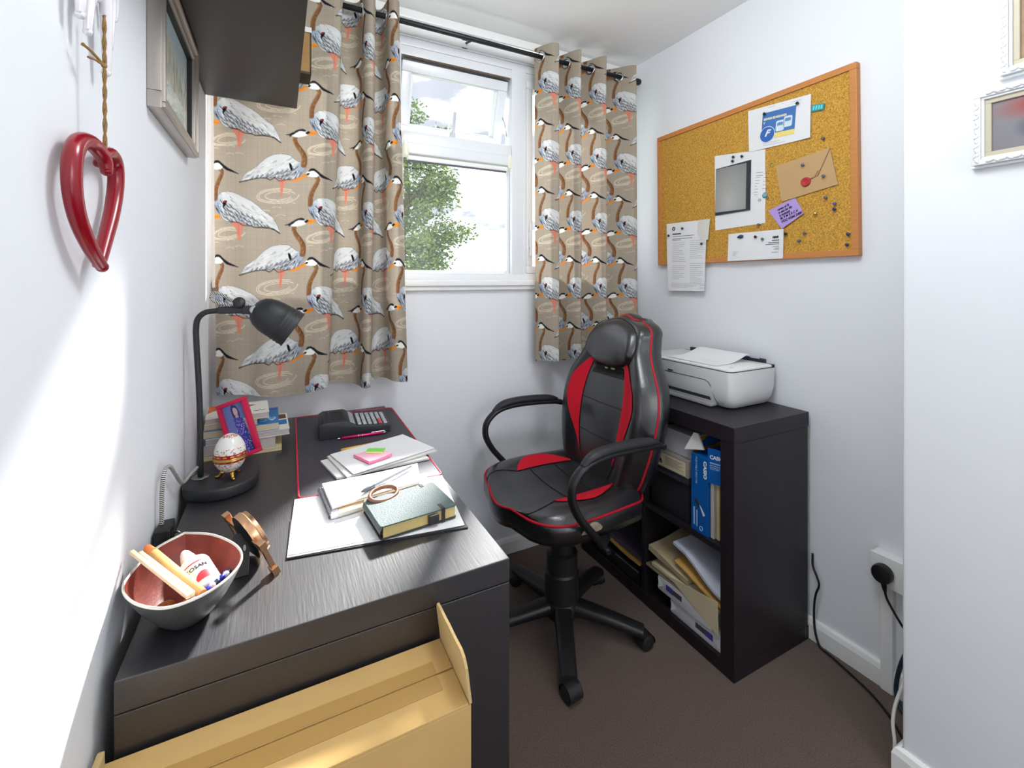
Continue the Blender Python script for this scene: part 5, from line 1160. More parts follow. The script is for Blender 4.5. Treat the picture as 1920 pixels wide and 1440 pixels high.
# front door outline, output slot, tray
def pface(y, z): # front face x at height
    return PX0+float(np.interp(z, [0, .006, .030, .065, .136], [.040, .028, .014, .005, 0]))-.0006
bm = B(); tube(bm, [(pface(y, z)+.0004, y, PZ+z) for y, z in [(PY1-.03, .094), (PY0+.11, .094), (PY0+.095, .088), (PY0+.088, .078), (PY0+.075, .030), (PY0+.068, .008)]], .0011, 6); obj('door_seam', bm, M_inkd, pr)
bm = B(); V = grid(bm, [[Vector((pface(y, z)-.0004, y, PZ+z)) for z in (.020, .028, .034)] for y in np.linspace(PY0+.095, PY1-.06, 8)]); obj('output_slot', bm, mat('dark_slot', (38, 38, 42), .5), pr)
bm = B(); box(bm, PX0+.0, PX0+.04, PY0+.078, PY1-.05, PZ+.003, PZ+.013, .004, M=Matrix.Translation((-.006, 0, 0))); obj('output_tray', bm, mat('silver_tray', (172, 172, 172), .3, metal=.3), pr, smooth=30)
bm = B(); box(bm, PX0-.0015, PX0+.002, PY0+.26, PY0+.285, PZ+.100, PZ+.104, .001); obj('door_latch', bm, M_black, pr)
bm = B(); prism(bm, [(PX0+.05+.006*math.cos(q)*1.8, PY0+.035+.006*math.sin(q)) for q in np.linspace(0, 2*PI, 16, endpoint=False)], PZ+.147, PZ+.1474); obj('orange_sticker', bm, mat('pale_orange_sticker', (232, 186, 130), .5), pr)
# curled sheet of paper on the lid
def curl(s, t):
    x = PX0+.018+.205*s; z = PZ+.1485+.030*max(0, s-.35)**1.6*2.2*(1-.9*max(0, (s-.82)/.18)**2*.3)
    return Vector((x+.02*(t-.5)*0, PY0+.075+.225*t+.01*s, z))
tag(obj('paper_sheet', sheet(B(), lambda s, t: curl(1-s, t) if False else curl(s, t), 16, 8, .0008), M_paper), 'curled white sheet of paper lying on the printer lid', 'paper')

# ============================================================ RIGHT WALL: CORK BOARD
BXF = 1.636; BYA, BYB, BZA, BZB = 1.640, .782, 1.323, 1.943     # left edge, right edge, bottom, top
brd = thing('cork_board', 'wood-framed cork notice board on the right wall', 'notice board', (BXF, (BYA+BYB)/2, BZA))
m_ck = mat('cork', (192, 146, 66), .9, spec=.1, bump=(260, .6), var=(210, .42))
MB = Matrix.Translation((0, (BYA+BYB)/2, (BZA+BZB)/2)) @ Matrix.Rotation(math.radians(-.6), 4, 'X') @ Matrix.Translation((0, -(BYA+BYB)/2, -(BZA+BZB)/2))
obj('cork_panel', box(B(), BXF+.006, XR-.002, BYB+.012, BYA-.012, BZA+.012, BZB-.012, M=MB), m_ck, brd)
m_fr = mat('beech_frame', (196, 128, 66), .5, bump=(80, .2), var=(50, .1), stretch=(8, .6, 8)); fw = .021
bm = B(); box(bm, BXF, XR-.001, BYB, BYA, BZB-fw, BZB, .002, M=MB); obj('frame_top', bm, m_fr, brd)
bm = B(); box(bm, BXF, XR-.001, BYB, BYA, BZA, BZA+fw, .002, M=MB); obj('frame_bottom', bm, m_fr, brd)
bm = B(); box(bm, BXF, XR-.001, BYA-fw, BYA, BZA+fw, BZB-fw, .002, M=MB); obj('frame_side', bm, m_fr, brd)
bm = B(); box(bm, BXF, XR-.001, BYB, BYB+fw, BZA+fw, BZB-fw, .002, M=MB); obj('frame_side', bm, m_fr, brd)
WP = BXF+.0052
BENT = []      # papers that curl: their print follows the curl
def wall_paper(name, label, cat, corners, m, lift=.0, th=.0008, bend=None, group=None, x=WP):
    """paper pinned to the board; corners (Y,Z): top-left, top-right, bottom-right, bottom-left as seen"""
    c = [Vector((x-lift, y, z)) for y, z in corners]
    def fn(s, t):
        p = (c[3]*(1-s)+c[2]*s)*(1-t)+(c[0]*(1-s)+c[1]*s)*t
        if bend: p.x -= bend(s, t)
        return p
    o = obj(name, sheet(B(), fn, 10, 12, th), m); tag(o, label, cat, group); BENT.append((o, c[3], c[2]-c[3], c[0]-c[3], bend))
    U = (c[1]-c[0]); Vv = (c[0]-c[3]); return o, basis(c[3]+Vector((-th-.0004-lift*0, 0, 0)), U, Vv), U.length, Vv.length
GP = 'papers pinned to the cork board'
# leaflet with blue picture
o, M, w, h = wall_paper('leaflet', 'white leaflet with blue bus picture and round F logo pinned on the board', 'leaflet', [(1.162, 1.912), (.925, 1.894), (.925, 1.743), (1.158, 1.750)], M_paper, .002, .001, lambda s, t: .010*max(0, s-.75)**2*8*(1-t))
bm = B(); box(bm, w*.20, w*.73, h*.32, h*.84, .0, .0005, M=M); obj('blue_picture', bm, mat('bus_picture_blue', (62, 112, 176), .5), o)
bm = B(); box(bm, w*.42, w*.73, h*.22, h*.33, .0, .0006, M=M); obj('yellow_band', bm, mat('bus_picture_yellow', (232, 214, 120), .5), o)
for k, (cx_, cy_) in enumerate(((.50, .47), (.62, .53))):
    bm = B(); prism(bm, rounded(w*.13, h*.24, .006, 4, w*cx_, h*cy_), .0005, .0009, M); obj('bus_shape', bm, mat('pale_bus', (206, 222, 232), .5), o)
    bm = B(); prism(bm, rounded(w*.09, h*.07, .003, 3, w*cx_, h*(cy_+.04)), .0009, .0012, M); obj('bus_window', bm, mat('bus_window_blue', (96, 140, 186), .4), o)
bm = B(); prism(bm, [(w*.30+.030*math.cos(q), h*.33+.030*math.sin(q)) for q in np.linspace(0, 2*PI, 32, endpoint=False)], .0006, .0010, M); obj('logo_ring', bm, M_paper, o)
bm = B(); prism(bm, [(w*.30+.028*math.cos(q), h*.33+.028*math.sin(q)) for q in np.linspace(0, 2*PI, 32, endpoint=False)], .0008, .0013, M); obj('logo_disc', bm, mat('logo_blue', (40, 98, 178), .4), o)
text('F', M @ Matrix.Translation((w*.30-.010, h*.33-.006, .0014)), .032, M_paper, o, 'logo_letter', sx=1.1, shear=.35, bold=.0012)
text('SERVICIO SE MUDANZA', M @ Matrix.Translation((w*.225, h*.665, .0006)), .0105, mat('cream_print', (240, 232, 190), .6), o, 'lettering', bold=.0005, sx=.78)
text('Y ', M @ Matrix.Translation((w*.225, h*.58, .0006)), .0105, MATS['cream_print'], o, 'lettering', bold=.0004)
lines(M, [(w*.28, w*.40, h*.95, .0016), (w*.64, w*.80, h*.93, .0014), (w*.24, w*.52, h*.14, .0014), (w*.24, w*.60, h*.09, .0014), (w*.24, w*.32, h*.30, .001)], M_inkl, o)
# A4 letter with black tablet-like picture
o, M, w, h = wall_paper('letter', 'white letter with small print and green logo behind the dark framed picture', 'letter', [(1.317, 1.773), (1.092, 1.745), (1.092, 1.465), (1.314, 1.458)], M_paper, 0, .001, lambda s, t: .004*max(0, s-.8)*math.sin(t*9))
rr = random.Random(2)
lines(M, para(w*.70, w*.86, h*.72, 2, .011, .0016, rr)+para(w*.70, w*.78, h*.66, 7, .011, .0014, rr)+para(w*.84, w*.95, h*.70, 5, .014, .0012, rr), M_ink, o)
bm = B(); prism(bm, [(w*.90+.010*math.cos(q), h*.44+.011*math.sin(q)) for q in np.linspace(0, 2*PI, 20, endpoint=False)], 0, .0004, M); obj('teal_logo', bm, mat('teal_print', (52, 136, 150), .6), o)
lines(M, [(w*.86, w*.94, h*.455, .0016), (w*.87, w*.93, h*.435, .0014)], M_paper, o, 'logo_stripe', .0007)
bm = B()
for cx_, cy_ in ((.82, .385), (.95, .41)): tube(bm, [M @ Vector((w*cx_+.005*math.cos(q), h*cy_+.004*math.sin(q), .0004)) for q in np.linspace(0, 2*PI, 14, endpoint=False)], .0010, 5, closed=True)
tube(bm, [M @ Vector((w*.955+.004*math.cos(q), h*.80+.006*math.sin(q), .0004)) for q in np.linspace(.6, 4.6, 12)], .0010, 5)
obj('green_mark', bm, mat('green_print', (70, 130, 104), .6), o)
fp = thing('picture_card', 'dark-edged card with blurred grey picture on the white letter', 'picture', (WP-.003, 1.23, 1.52))
Mk = basis((WP-.0024, 1.311, 1.520), (0, -1, -.02), (0, 0, 1)); kw, kh = .158, .205
bm = B(); prism(bm, [(0, 0), (kw, .006), (kw, kh-.004), (0, kh-.010)], 0, .0035, Mk); obj('card', bm, mat('dark_navy_edge', (30, 32, 46), .35), fp)
ck_ = Canvas(kw-.018, kh-.022, .004, (150, 150, 146))
ck_.c *= (0.62+.75*np.clip(1-np.hypot((ck_.X-.06)/.14, (ck_.Y-.03)/.2), 0, 1))[..., None]
Uk = Mk.to_3x3() @ Vector((1, 0, 0)); Vk = Mk.to_3x3() @ Vector((0, 1, 0)); Wk = Mk.to_3x3() @ Vector((0, 0, 1))
picture('blurred_print', ck_, Mk.translation+Uk*.001+Vk*.012+Wk*.0039, Uk*(kw-.018), Vk*(kh-.024), vmat('printed_photo', .25, .5), fp)
# long printed sheet hanging over the lower frame
o, M, w, h = wall_paper('letter', 'long printed letter with folded corner hanging below the left end of the cork board', 'letter', [(1.578, 1.513), (1.349, 1.509), (1.363, 1.200), (1.568, 1.197)], M_paper, .0065, .0010, lambda s, t: .003*math.sin(3*t)+.010*max(0, .25-t)*s)
lines(M, [(w*.10, w*.32, h*.835, .005)], M_inkd, o, 'heading')
lines(M, [(w*.10, w*.64, h*.80, .0022), (w*.10, w*.60, h*.765, .0024), (w*.10, w*.32, h*.745, .0024)], M_ink, o)
lines(M, para(w*.10, w*.46, h*.70, 11, .0085, .0016, rr)+para(w*.10, w*.46, h*.37, 8, .0085, .0016, rr)+para(w*.55, w*.92, h*.72, 10, .0085, .0016, rr)+para(w*.55, w*.92, h*.40, 11, .0085, .0016, rr)+[(w*.08, w*.90, h*.115, .0014), (w*.08, w*.72, h*.095, .0014), (w*.08, w*.64, h*.078, .0014), (w*.08, w*.50, h*.06, .0014)], M_inkl, o)
bm = B(); tube(bm, [M @ Vector((w*.13+.0060*math.cos(q), h*.915+.0075*math.sin(q), .0006)) for q in np.linspace(0, 2*PI, 24, endpoint=False)], .0020, 6, closed=True); obj('ring_logo', bm, M_inkd, o)
bm = B(); prism(bm, [(w*.74, h*1.0), (w*1.0, h*1.0), (w*.97, h*.72), (w*.80, h*.72), (w*.72, h*.84)], .0008, .0016, M); obj('folded_corner', bm, mat('cream_paper_back', (214, 210, 202), .85), o)
bm = B()
for a_, b_, c_, d_2 in ((.80, .91, .098, .104), (.80, .91, .06, .066), (.80, .805, .06, .104), (.905, .91, .06, .104)): box(bm, w*a_, w*b_, h*c_, h*d_2, 0, .0003, M=M)
obj('stamp_box', bm, M_inkl, o)
# small health letter
o, M, w, h = wall_paper('letter', 'folded white letter with address block in the lower middle of the cork board', 'letter', [(1.245, 1.436), (1.018, 1.435), (1.022, 1.328), (1.250, 1.325)], M_paper, .0065, .0016, lambda s, t: .004*math.sin(s*4)*(1-t))
text('NHS', M @ Matrix.Translation((w*.84, h*.72, .0008)), .011, M_inkd, o, 'lettering', sx=1.0, bold=.0006, shear=.25)
lines(M, [(w*.83, w*.95, h*.65, .004), (w*.77, w*.95, h*.575, .003), (w*.72, w*.95, h*.52, .0024), (w*.84, w*.95, h*.43, .0014), (w*.88, w*.95, h*.38, .0014), (w*.86, w*.95, h*.33, .0014), (w*.82, w*.93, h*.25, .0014)], M_ink, o)
lines(M, [(w*.11, w*.24, h*.34, .0012), (w*.11, w*.20, h*.29, .0012), (w*.11, w*.18, h*.245, .0012), (w*.11, w*.16, h*.20, .0012)], M_inkl, o)
# kraft envelope with seal
o, M, w, h = wall_paper('envelope', 'brown kraft envelope with red wax seal, tilted on the right half of the cork board', 'envelope', [(1.050, 1.670), (.865, 1.693), (.839, 1.565), (1.028, 1.536)], M_kraft, .001, .003)
bm = B(); tube(bm, [M @ Vector((w*.98, h*.97, .0002)), M @ Vector((w*.72, h*.40, .0006)), M @ Vector((w*.56, h*.36, .0008))], .0011, 6); obj('flap_edge', bm, mat('kraft_shadow_edge', (120, 88, 60), .8), o)
bm = B(); prism(bm, [(w*.60, h*.40), (w*.66, h*.50), (w*.74, h*.52), (w*.66, h*.38)], 0, .003, M); obj('flap_tip', bm, M_kraft, o)
bm = B(); lathe(bm, [(0, .004), (.010, .004), (.012, .0055), (.015, .005), (.0165, .002), (.0165, 0)], 26, M @ Matrix.Translation((w*.50, h*.33, 0))); obj('wax_seal', bm, mat('red_wax', (176, 40, 44), .4, spec=.5, bump=(120, .6)), o, smooth='all')
# purple note with handwriting
o, M, w, h = wall_paper('sticky_note', 'lilac sticky note with handwriting, tucked under the kraft envelope', 'sticky note', [(1.081, 1.510), (.982, 1.545), (.948, 1.483), (1.026, 1.436)], mat('lilac_note', (176, 150, 214), .75), 0, .0006, lambda s, t: .006*(1-t)**2)
for k, (s_, yy) in enumerate((('nmsu el B', .80), ('e can be do', .66), ('ir avocati', .52), ('SL S M S S C 4', .38), ('VOC VI366 2400', .22))):
    text(s_, M @ Matrix.Translation((w*(.06+.0*k), h*yy*.92+.002, .0012)), .0118, M_inkd, o, 'handwriting', shear=.2, bold=.0002, sx=.95)
# teal tag
o, M, w, h = wall_paper('drawing_pin_pack', 'small turquoise pack pinned at the top right of the cork board', 'tag', [(.921, 1.853), (.880, 1.846), (.884, 1.826), (.924, 1.831)], mat('turquoise_plastic', (44, 150, 160), .35), .001, .004)
bm = B()
for k in range(4): box(bm, w*(.12+.21*k), w*(.26+.21*k), h*.22, h*.82, 0, .0012, M=M)
obj('raised_bar', bm, mat('pale_turquoise', (110, 206, 212), .35), o)
for o, c0_, Uc, Vc, bend in BENT:
    if not bend: continue
    for chd in o.children:
        for v in chd.data.vertices:
            q_ = v.co+o.location-c0_; s_, t_ = min(1, max(0, q_.dot(Uc)/Uc.length_squared)), min(1, max(0, q_.dot(Vc)/Vc.length_squared)); v.co.x -= bend(s_, t_)
# ---- push pins
M_pins = [mat('pin_dark_blue', (34, 48, 96), .3), mat('pin_grey', (92, 92, 110), .3), mat('pin_black', (26, 27, 32), .3), mat('pin_violet', (98, 84, 150), .3), mat('pin_brass', (214, 184, 120), .25, metal=.8)]
pins = [(1.090, 1.877, 2, 'dark round push pin in the upper left of the bus leaflet', .004), (.967, 1.875, 2, 'dark round push pin in the top right of the bus leaflet', .004),
 (1.224, 1.746, 2, 'upper of the paired dark push pins at the top of the white letter', .001), (1.227, 1.730, 2, 'lower of the paired dark push pins at the top of the white letter', .001), (1.186, 1.740, 2, 'dark push pin at the top centre of the white letter, right of a pair', .001),
 (.884, 1.729, 1, 'grey push pin alone below the turquoise pack', 0), (.949, 1.652, 1, 'grey push pin in the upper left of the kraft envelope', .004), (.881, 1.600, 1, 'grey push pin in the right half of the kraft envelope', .004),
 (.876, 1.527, 1, 'grey-violet push pin just below the kraft envelope', 0), (.848, 1.503, 3, 'violet push pin, upper one of a close pair at the right of the cork', 0), (.849, 1.484, 0, 'dark blue push pin, lower one of a close pair at the right of the cork', 0),
 (.910, 1.477, 4, 'single brass push pin right of the lilac note', 0), (.945, 1.413, 1, 'grey push pin below the lilac note, upper of two', 0), (.964, 1.388, 1, 'grey push pin below the lilac note, lower of two', 0),
 (.808, 1.398, 0, 'dark blue push pin beside the right frame, upper one near the corner', 0), (.811, 1.364, 0, 'dark blue push pin beside the right frame, lowest one near the corner', 0),
 (1.123, 1.415, 2, 'dark push pin in the top middle of the folded address letter', .008), (1.095, 1.404, 1, 'grey push pin in the folded address letter, right of a dark one', .008), (1.011, 1.417, 2, 'dark push pin at the right edge of the folded address letter', 0),
 (1.478, 1.482, 2, 'dark push pin at the top middle of the long printed letter', .009), (1.372, 1.405, 2, 'dark push pin at the right side of the long printed letter', .009), (1.560, 1.456, 2, 'dark push pin at the left edge of the long printed letter', .009), (1.116, 1.461, 1, 'grey push pin just below the bottom edge of the white letter', 0)]
for y, z, k, lab, lift in pins:
    bm = B(); lathe(bm, [(0, 0), (.0028, 0), (.0026, .003), (.0036, .006), (.0052, .0068), (.0056, .008), (.0048, .0098), (0, .0102)], 16, basis((WP-lift, y, z), (0, -1, 0), (0, 0, 1)) @ Matrix.Rotation(PI, 4, 'X') if False else Matrix(((0, 0, -1, WP-lift), (0, 1, 0, y), (1, 0, 0, z), (0, 0, 0, 1))))
    tag(obj('push_pin', bm, M_pins[k], smooth='all'), lab, 'push pin', 'push pins on the cork board')
bm = B(); tube(bm, [(WP-.009, 1.205, 1.420), (WP-.010, 1.196, 1.4205), (WP-.013, 1.186, 1.421), (WP-.013, 1.178, 1.421)], [.002, .006, .0075, .005], 12)
tag(obj('clip_pin', bm, M_pins[0], smooth='all'), 'plump dark blue pin lying sideways at the top left of the address letter', 'push pin', 'push pins on the cork board')

# ============================================================ PIER: TWO WHITE CARVED FRAMES
def carved_frame(name, label, y1, z0, z1, y0, slip, picf):
    """y1 left edge, y0 right edge (outside the photo)"""
    t = thing(name, label, 'picture frame', (XP-.01, (y0+y1)/2, z0), group='carved white frames on the pier')
    xs = XP-.001; M_cf = mat('carved_white_frame', (232, 234, 236), .4, spec=.45, bump=(120, .15))
    bm = B()
    for off, ww, d in ((0, .006, .012), (.006, .012, .020), (.018, .005, .016)):
        a, b, c, e = y1-off, y0+off, z0+off, z1-off
        box(bm, xs-d, xs, b, a, e-ww, e, .002); box(bm, xs-d, xs, b, a, c, c+ww, .002); box(bm, xs-d, xs, a-ww, a, c+ww, e-ww, .002); box(bm, xs-d, xs, b, b+ww, c+ww, e-ww, .002)
    obj('moulding', bm, M_cf, t, smooth=30)
    bm = B(); o_ = .012
    n = int((z1-z0-.03)/.0105)
    for k in range(n):
        z = z0+.016+k*.0105
        for yy in (y1-o_, y0+o_): sphere(bm, (0, 0, 0), .0045, 8, (.7, .75, 1.5), Matrix.Translation((xs-.0205, yy, z)) @ Matrix.Rotation(.7*(1 if k % 2 else -.35), 4, 'X'))
    n = int((y1-y0-.03)/.0105)
    for k in range(n):
        y = y0+.016+k*.0105
        for zz in (z0+o_, z1-o_): sphere(bm, (0, 0, 0), .0045, 8, (.7, 1.5, .75), Matrix.Translation((xs-.0205, y, zz)) @ Matrix.Rotation(.7*(1 if k % 2 else -.35), 4, 'X'))
    obj('carved_leaves', bm, M_cf, t, smooth='all')
    i = .023; bm = B()
    for a in ((y0+i, y1-i, z1-i-.010, z1-i), (y0+i, y1-i, z0+i, z0+i+.010), (y1-i-.010, y1-i, z0+i+.010, z1-i-.010), (y0+i, y0+i+.010, z0+i+.010, z1-i-.010)): box(bm, xs-.011, xs-.001, a[0], a[1], a[2], a[3], .001)
    obj('inner_slip', bm, mat('champagne_slip', (188, 180, 158), .5), t)
    i += .010; picf(t, xs-.006, y0+i, y1-i, z0+i, z1-i)
    return t
def pic_blur(t, x, y0, y1, z0, z1):
    c = Canvas(y1-y0, z1-z0, .0035, (128, 126, 130)); u = 1-c.X/c.w*1.0; v = c.Y/c.h
    f = np.clip(1-np.hypot((u-.55)/.5, (v-.80)/.34), 0, 1); c.blend(np.clip(f*1.6, 0, 1), (150, 76, 70))
    f = np.clip(1-np.hypot((u-.42)/.42, (v-.36)/.36), 0, 1); c.blend(np.clip(f*1.5, 0, 1), (40, 46, 84))
    picture('photo', c, (x, y1, z0), (0, y0-y1, 0), (0, 0, z1-z0), vmat('printed_photo', .25, .5), t)
def pic_tan(t, x, y0, y1, z0, z1):
    obj('picture_panel', box(B(), x, x+.003, y0, y1, z0, z1), mat('tan_picture_panel', (150, 128, 100), .7, var=(30, .15)), t)
carved_frame('framed_photo', 'small white carved frame with blurred red and blue photo, lower one on the pier', .438, 1.500, 1.672, .20, 0, pic_blur)
carved_frame('framed_artwork', 'white carved frame with tan panel, upper one on the pier, cut by the photo edge', .395, 1.684, 2.06, .10, 0, pic_tan)

# ============================================================ SOCKET, TRUNKING, CABLES
so = thing('wall_socket', 'white double socket box on the right wall beside the pier', 'socket', (XR-.02, .66, .328))
bm = B(); box(bm, XR-.034, XR-.0005, .588, .738, .330, .418, .003); obj('back_box', bm, M_white, so, smooth=30)
bm = B(); box(bm, XR-.042, XR-.034, .586, .740, .328, .420, .003, 3); obj('face_plate', bm, M_white, so, smooth=30)
bm = B(); box(bm, XR-.0445, XR-.042, .642, .655, .388, .408, .001); obj('switch', bm, M_white, so)
bm = B(); box(bm, XR-.0452, XR-.0442, .644, .653, .402, .406); obj('red_switch_mark', bm, mat('red_indicator', (200, 40, 40), .4), so)
tk = obj('cable_trunking', box(B(), XR-.022, XR-.0005, .690, .722, .0, .3275, .002), M_trim); tag(tk, 'white vertical cable trunking running from socket to floor', 'trunking')
pg = thing('plug', 'black three-pin plug pushed into the left side of the white socket', 'plug', (XR-.05, .70, .37))
bm = B(); prism(bm, [(.0255*math.cos(q)*(1 if math.cos(q) > 0 else 1), .025*math.sin(q)-.003*(1 if math.sin(q) < 0 else 0)) for q in np.linspace(0, 2*PI, 28, endpoint=False)], 0, .027, Matrix(((0, 0, -1, XR-.0425), (-1, 0, 0, .701), (0, 1, 0, .374), (0, 0, 0, 1))), .006); obj('body', bm, M_black, pg, smooth=40)
bm = B(); tube(bm, [(XR-.056, .699, .352), (XR-.056, .697, .338), (XR-.056, .695, .324)], [.0075, .0065, .005], 12); obj('strain_relief', bm, M_black, pg)
bm = B(); tube(bm, catmull([(XR-.056, .695, .326), (XR-.056, .690, .305), (XR-.055, .676, .280), (XR-.05, .655, .245), (XR-.045, .628, .21), (XR-.04, .605, .15), (XR-.04, .598, .06), (XR-.04, .605, .010)], 8), .0034, 8); obj('cable', bm, M_black, pg)
bm = B(); tube(bm, catmull([(1.648, .925, .300), (1.642, .921, .262), (1.636, .904, .234), (1.634, .896, .210), (1.637, .908, .172), (1.638, .914, .13), (1.636, .913, .07), (1.630, .902, .03), (1.626, .885, .008), (1.622, .85, .006), (1.606, .79, .006), (1.584, .72, .006), (1.55, .66, .006), (1.50, .605, .006)], 8), .0036, 8)
tag(obj('power_cable', bm, M_black, smooth='all'), 'black power cable hanging behind the shelf unit and running along the skirting', 'cable')
bm = B(); tube(bm, catmull([(1.575, .604, .26), (1.585, .640, .175), (1.597, .662, .09), (1.597, .662, .035), (1.589, .640, .008), (1.58, .61, .007), (1.57, .59, .007)], 8), .006, 8)
tag(obj('power_cable', bm, mat('dark_teal_cable', (38, 56, 66), .4), smooth='all'), 'thick dark teal cable looping to the floor beside the trunking', 'cable')
bm = B(); tube(bm, catmull([(1.50, .592, .23), (1.478, .598, .180), (1.455, .606, .125), (1.44, .606, .085), (1.430, .598, .045), (1.415, .592, .014), (1.385, .575, .007), (1.355, .53, .006), (1.33, .45, .006), (1.31, .36, .006)], 8), .0042, 8)
tag(obj('power_cable', bm, mat('white_cable', (226, 224, 218), .4), smooth='all'), 'white cable bending round the foot of the pier', 'cable')

# ============================================================ LEFT WALL
# picture in silver frame
lp = thing('framed_picture', 'silver-framed pale landscape picture on the left wall below the black shelf', 'picture', (XL+.01, 1.18, 1.565))
y0, y1, z0, z1 = .995, 1.378, 1.556, 1.822
M_sil = mat('champagne_silver_frame', (184, 176, 168), .32, metal=.75)
bm = B()
for off, ww, d in ((0, .030, .022), (.002, .010, .027), (.024, .006, .018)):
    a, b, c, e = y1-off, y0+off, z0+off, z1-off
    box(bm, XL+.0005, XL+d, b, a, e-ww, e, .002); box(bm, XL+.0005, XL+d, b, a, c, c+ww, .002); box(bm, XL+.0005, XL+d, a-ww, a, c+ww, e-ww, .002); box(bm, XL+.0005, XL+d, b, b+ww, c+ww, e-ww, .002)
obj('frame', bm, M_sil, lp, smooth=30)
bm = B(); i = .0305
for a in ((y0+i, y1-i, z1-i-.003, z1-i), (y0+i, y1-i, z0+i, z0+i+.003), (y1-i-.003, y1-i, z0+i+.003, z1-i-.003), (y0+i, y0+i+.003, z0+i+.003, z1-i-.003)): box(bm, XL+.001, XL+.016, *a)
obj('dark_slip', bm, mat('dark_slip', (40, 34, 34), .5), lp)
i = .033; c = Canvas(y1-y0-2*i, z1-z0-2*i, .0022, (198, 200, 192)); u, v = c.X/c.w, c.Y/c.h
lrn = np.random.RandomState(3); nz_ = lrn.rand(c.ny, c.nx)
c.blend(np.clip((v-.55)*2.2, 0, 1)*.8, (146, 176, 190)); c.poly([(0, c.h*.45), (0, c.h*.86), (c.w*.25, c.h*.80), (c.w*.5, c.h*.70), (c.w*.75, c.h*.55), (c.w, c.h*.50), (c.w, c.h*.34), (0, c.h*.34)], (186, 180, 160))
pr2 = random.Random(6)
for k in range(90): x = pr2.uniform(.25, 1)*c.w; y = pr2.uniform(.30, .62)*c.h; c.stroke([(x, y), (x+pr2.uniform(-.008, .008), y+.03)], (.006, .002), pr2.choice([(134, 148, 150), (166, 172, 168), (206, 206, 196), (120, 136, 138)]), .7)
for k in range(50): x = pr2.uniform(0, .9)*c.w; y = pr2.uniform(.02, .28)*c.h; c.stroke([(x, y), (x+.03, y+.012), (x+.06, y+.004)], .003, pr2.choice([(168, 178, 164), (216, 218, 208), (150, 164, 152)]), .6)
c.stroke([(0, c.h*.31), (c.w, c.h*.31)], .002, (206, 206, 200)); c.c = np.minimum(c.c*1.35, .92)
picture('landscape_print', c, (XL+.006, y0+i, z0+i), (0, c.w, 0), (0, 0, c.h), vmat('matte_print', .7, .2), lp)
obj('glass', box(B(), XL+.0095, XL+.0115, y0+i, y1-i, z0+i, z1-i), M_pglass, lp)
# black floating shelf with box file
fs = obj('floating_shelf', box(B(), XL+.0005, .052, .62, 1.690, 1.826, 1.912, .0015), mat('black_shelf_foil', (40, 34, 33), .38, spec=.45)); tag(fs, 'black floating wall shelf high on the left wall', 'shelf')
bf = thing('box_file', 'brown box file with white top standing on the black floating shelf', 'box file', (.02, 1.64, 1.9125))
obj('file_body', box(B(), -.16, .0905, 1.600, 1.685, 1.916, 2.046, .002), mat('brown_box_file', (150, 112, 62), .7, var=(20, .1)), bf)
bm = B(); box(bm, -.162, .0915, 1.598, 1.686, 1.9125, 1.920); box(bm, .088, .0918, 1.598, 1.6005, 1.916, 2.046); obj('dark_edge', bm, mat('dark_file_edge', (50, 38, 34), .6), bf)
obj('white_lid', box(B(), -.163, .0925, 1.597, 1.687, 2.047, 2.064, .002), M_paper2, bf)
# red heart on twine under a white ceramic ornament
ht = thing('heart_ornament', 'glossy red tubular heart hanging on twine on the left wall', 'ornament', (XL+.02, .69, 1.26))
HX = XL+.0165
Ph = [(.694, 1.381, .010), (.692, 1.392, .009), (.682, 1.401, .006), (.664, 1.406, .002), (.641, 1.399, 0), (.625, 1.379, 0), (.624, 1.348, 0), (.639, 1.318, 0), (.666, 1.290, .002), (.699, 1.268, .004)]
bm = B(); q = catmull([(HX+p[2]*.9, p[0], p[1]) for p in Ph], 7); n = len(q)
tube(bm, q, [.0062+.0034*math.sin(PI*min(1, max(0, i_/(n-1))))**.6 for i_ in range(n)], 16, flat=.9); sphere(bm, q[-1], .0066, 12); sphere(bm, q[0], .0062, 12)
m_ht = mat('glossy_red_glaze', (140, 4, 26), .2, spec=.5, coat=.25); obj('left_lobe', bm, m_ht, ht, smooth='all')
Pr = [(.701, 1.269, 0), (.724, 1.298, -.001), (.752, 1.338, -.001), (.767, 1.374, -.001), (.762, 1.402, 0), (.738, 1.411, .001), (.715, 1.404, .001), (.702, 1.391, 0)]
bm = B(); q = catmull([(HX+p[2]*.9, p[0], p[1]) for p in Pr], 7); n = len(q); tube(bm, q, [.0060+.0030*math.sin(PI*i_/(n-1))**.6 for i_ in range(n)], 16, flat=.9); sphere(bm, q[-1], .006, 12)
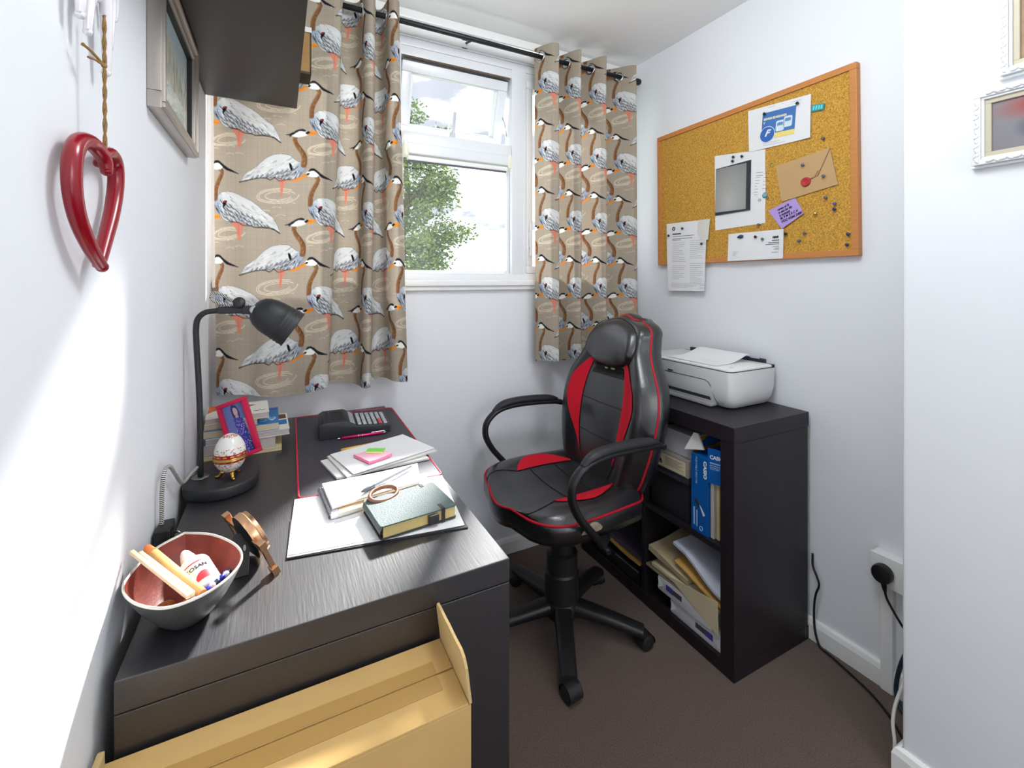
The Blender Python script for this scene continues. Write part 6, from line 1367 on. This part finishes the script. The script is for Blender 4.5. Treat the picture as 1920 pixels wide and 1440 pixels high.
obj('right_lobe', bm, m_ht, ht, smooth='all')
M_tw = mat('jute_twine', (150, 116, 70), .9, bump=(500, .8)); bm = B()
for s in (-1, 1):
    pts = [(HX+.008, .694, 1.402)]+[(HX+.008+.0012*math.cos(k*1.3+s*1.57), .693-.003*k/20+.0012*math.sin(k*1.3+s*1.57), 1.404+.158*k/20) for k in range(21)]
    tube(bm, pts, .0013, 6)
sphere(bm, (HX+.008, .690, 1.503), .0030, 8); tube(bm, catmull([(HX+.008, .690, 1.503), (HX+.004, .682, 1.508), (HX+.001, .672, 1.511), (HX-.003, .662, 1.513)], 4), [.0016]*12+[.0022], 6); tube(bm, catmull([(HX+.008, .690, 1.503), (HX+.003, .678, 1.504), (HX, .668, 1.502)], 4), .0014, 6)
obj('twine', bm, M_tw, ht, smooth='all')
orn = thing('ceramic_ornament', 'glossy white ceramic ornament with drooping fingers at the top left edge', 'ornament', (XL+.02, .70, 1.53))
M_cer = mat('pearl_white_glaze', (236, 232, 238), .1, spec=.8, coat=.8); OX = XL+.013
bm = B(); sphere(bm, (OX, .690, 1.625), .030, 20, (.45, 1.6, 1.5)); obj('body', bm, M_cer, orn, smooth='all')
for pts, r0 in (([(.668, 1.618), (.655, 1.590), (.648, 1.560), (.650, 1.540)], .0085), ([(.676, 1.612), (.672, 1.580), (.670, 1.552), (.672, 1.532)], .0080), ([(.690, 1.610), (.686, 1.588), (.680, 1.568)], .007), ([(.712, 1.612), (.722, 1.580), (.730, 1.550), (.736, 1.524), (.738, 1.512)], .0085), ([(.722, 1.622), (.735, 1.595), (.738, 1.565), (.742, 1.545)], .0075), ([(.735, 1.632), (.752, 1.610), (.758, 1.590)], .007)):
    q = catmull([(OX+.006-.004*k/3, p[0], p[1]) for k, p in enumerate(pts)], 6); n = len(q)
    bm = B(); tube(bm, q, [r0*(1-.40*i_/(n-1)) for i_ in range(n)], 12, flat=.8); sphere(bm, q[-1], r0*.60, 10); obj('finger', bm, M_cer, orn, smooth='all')
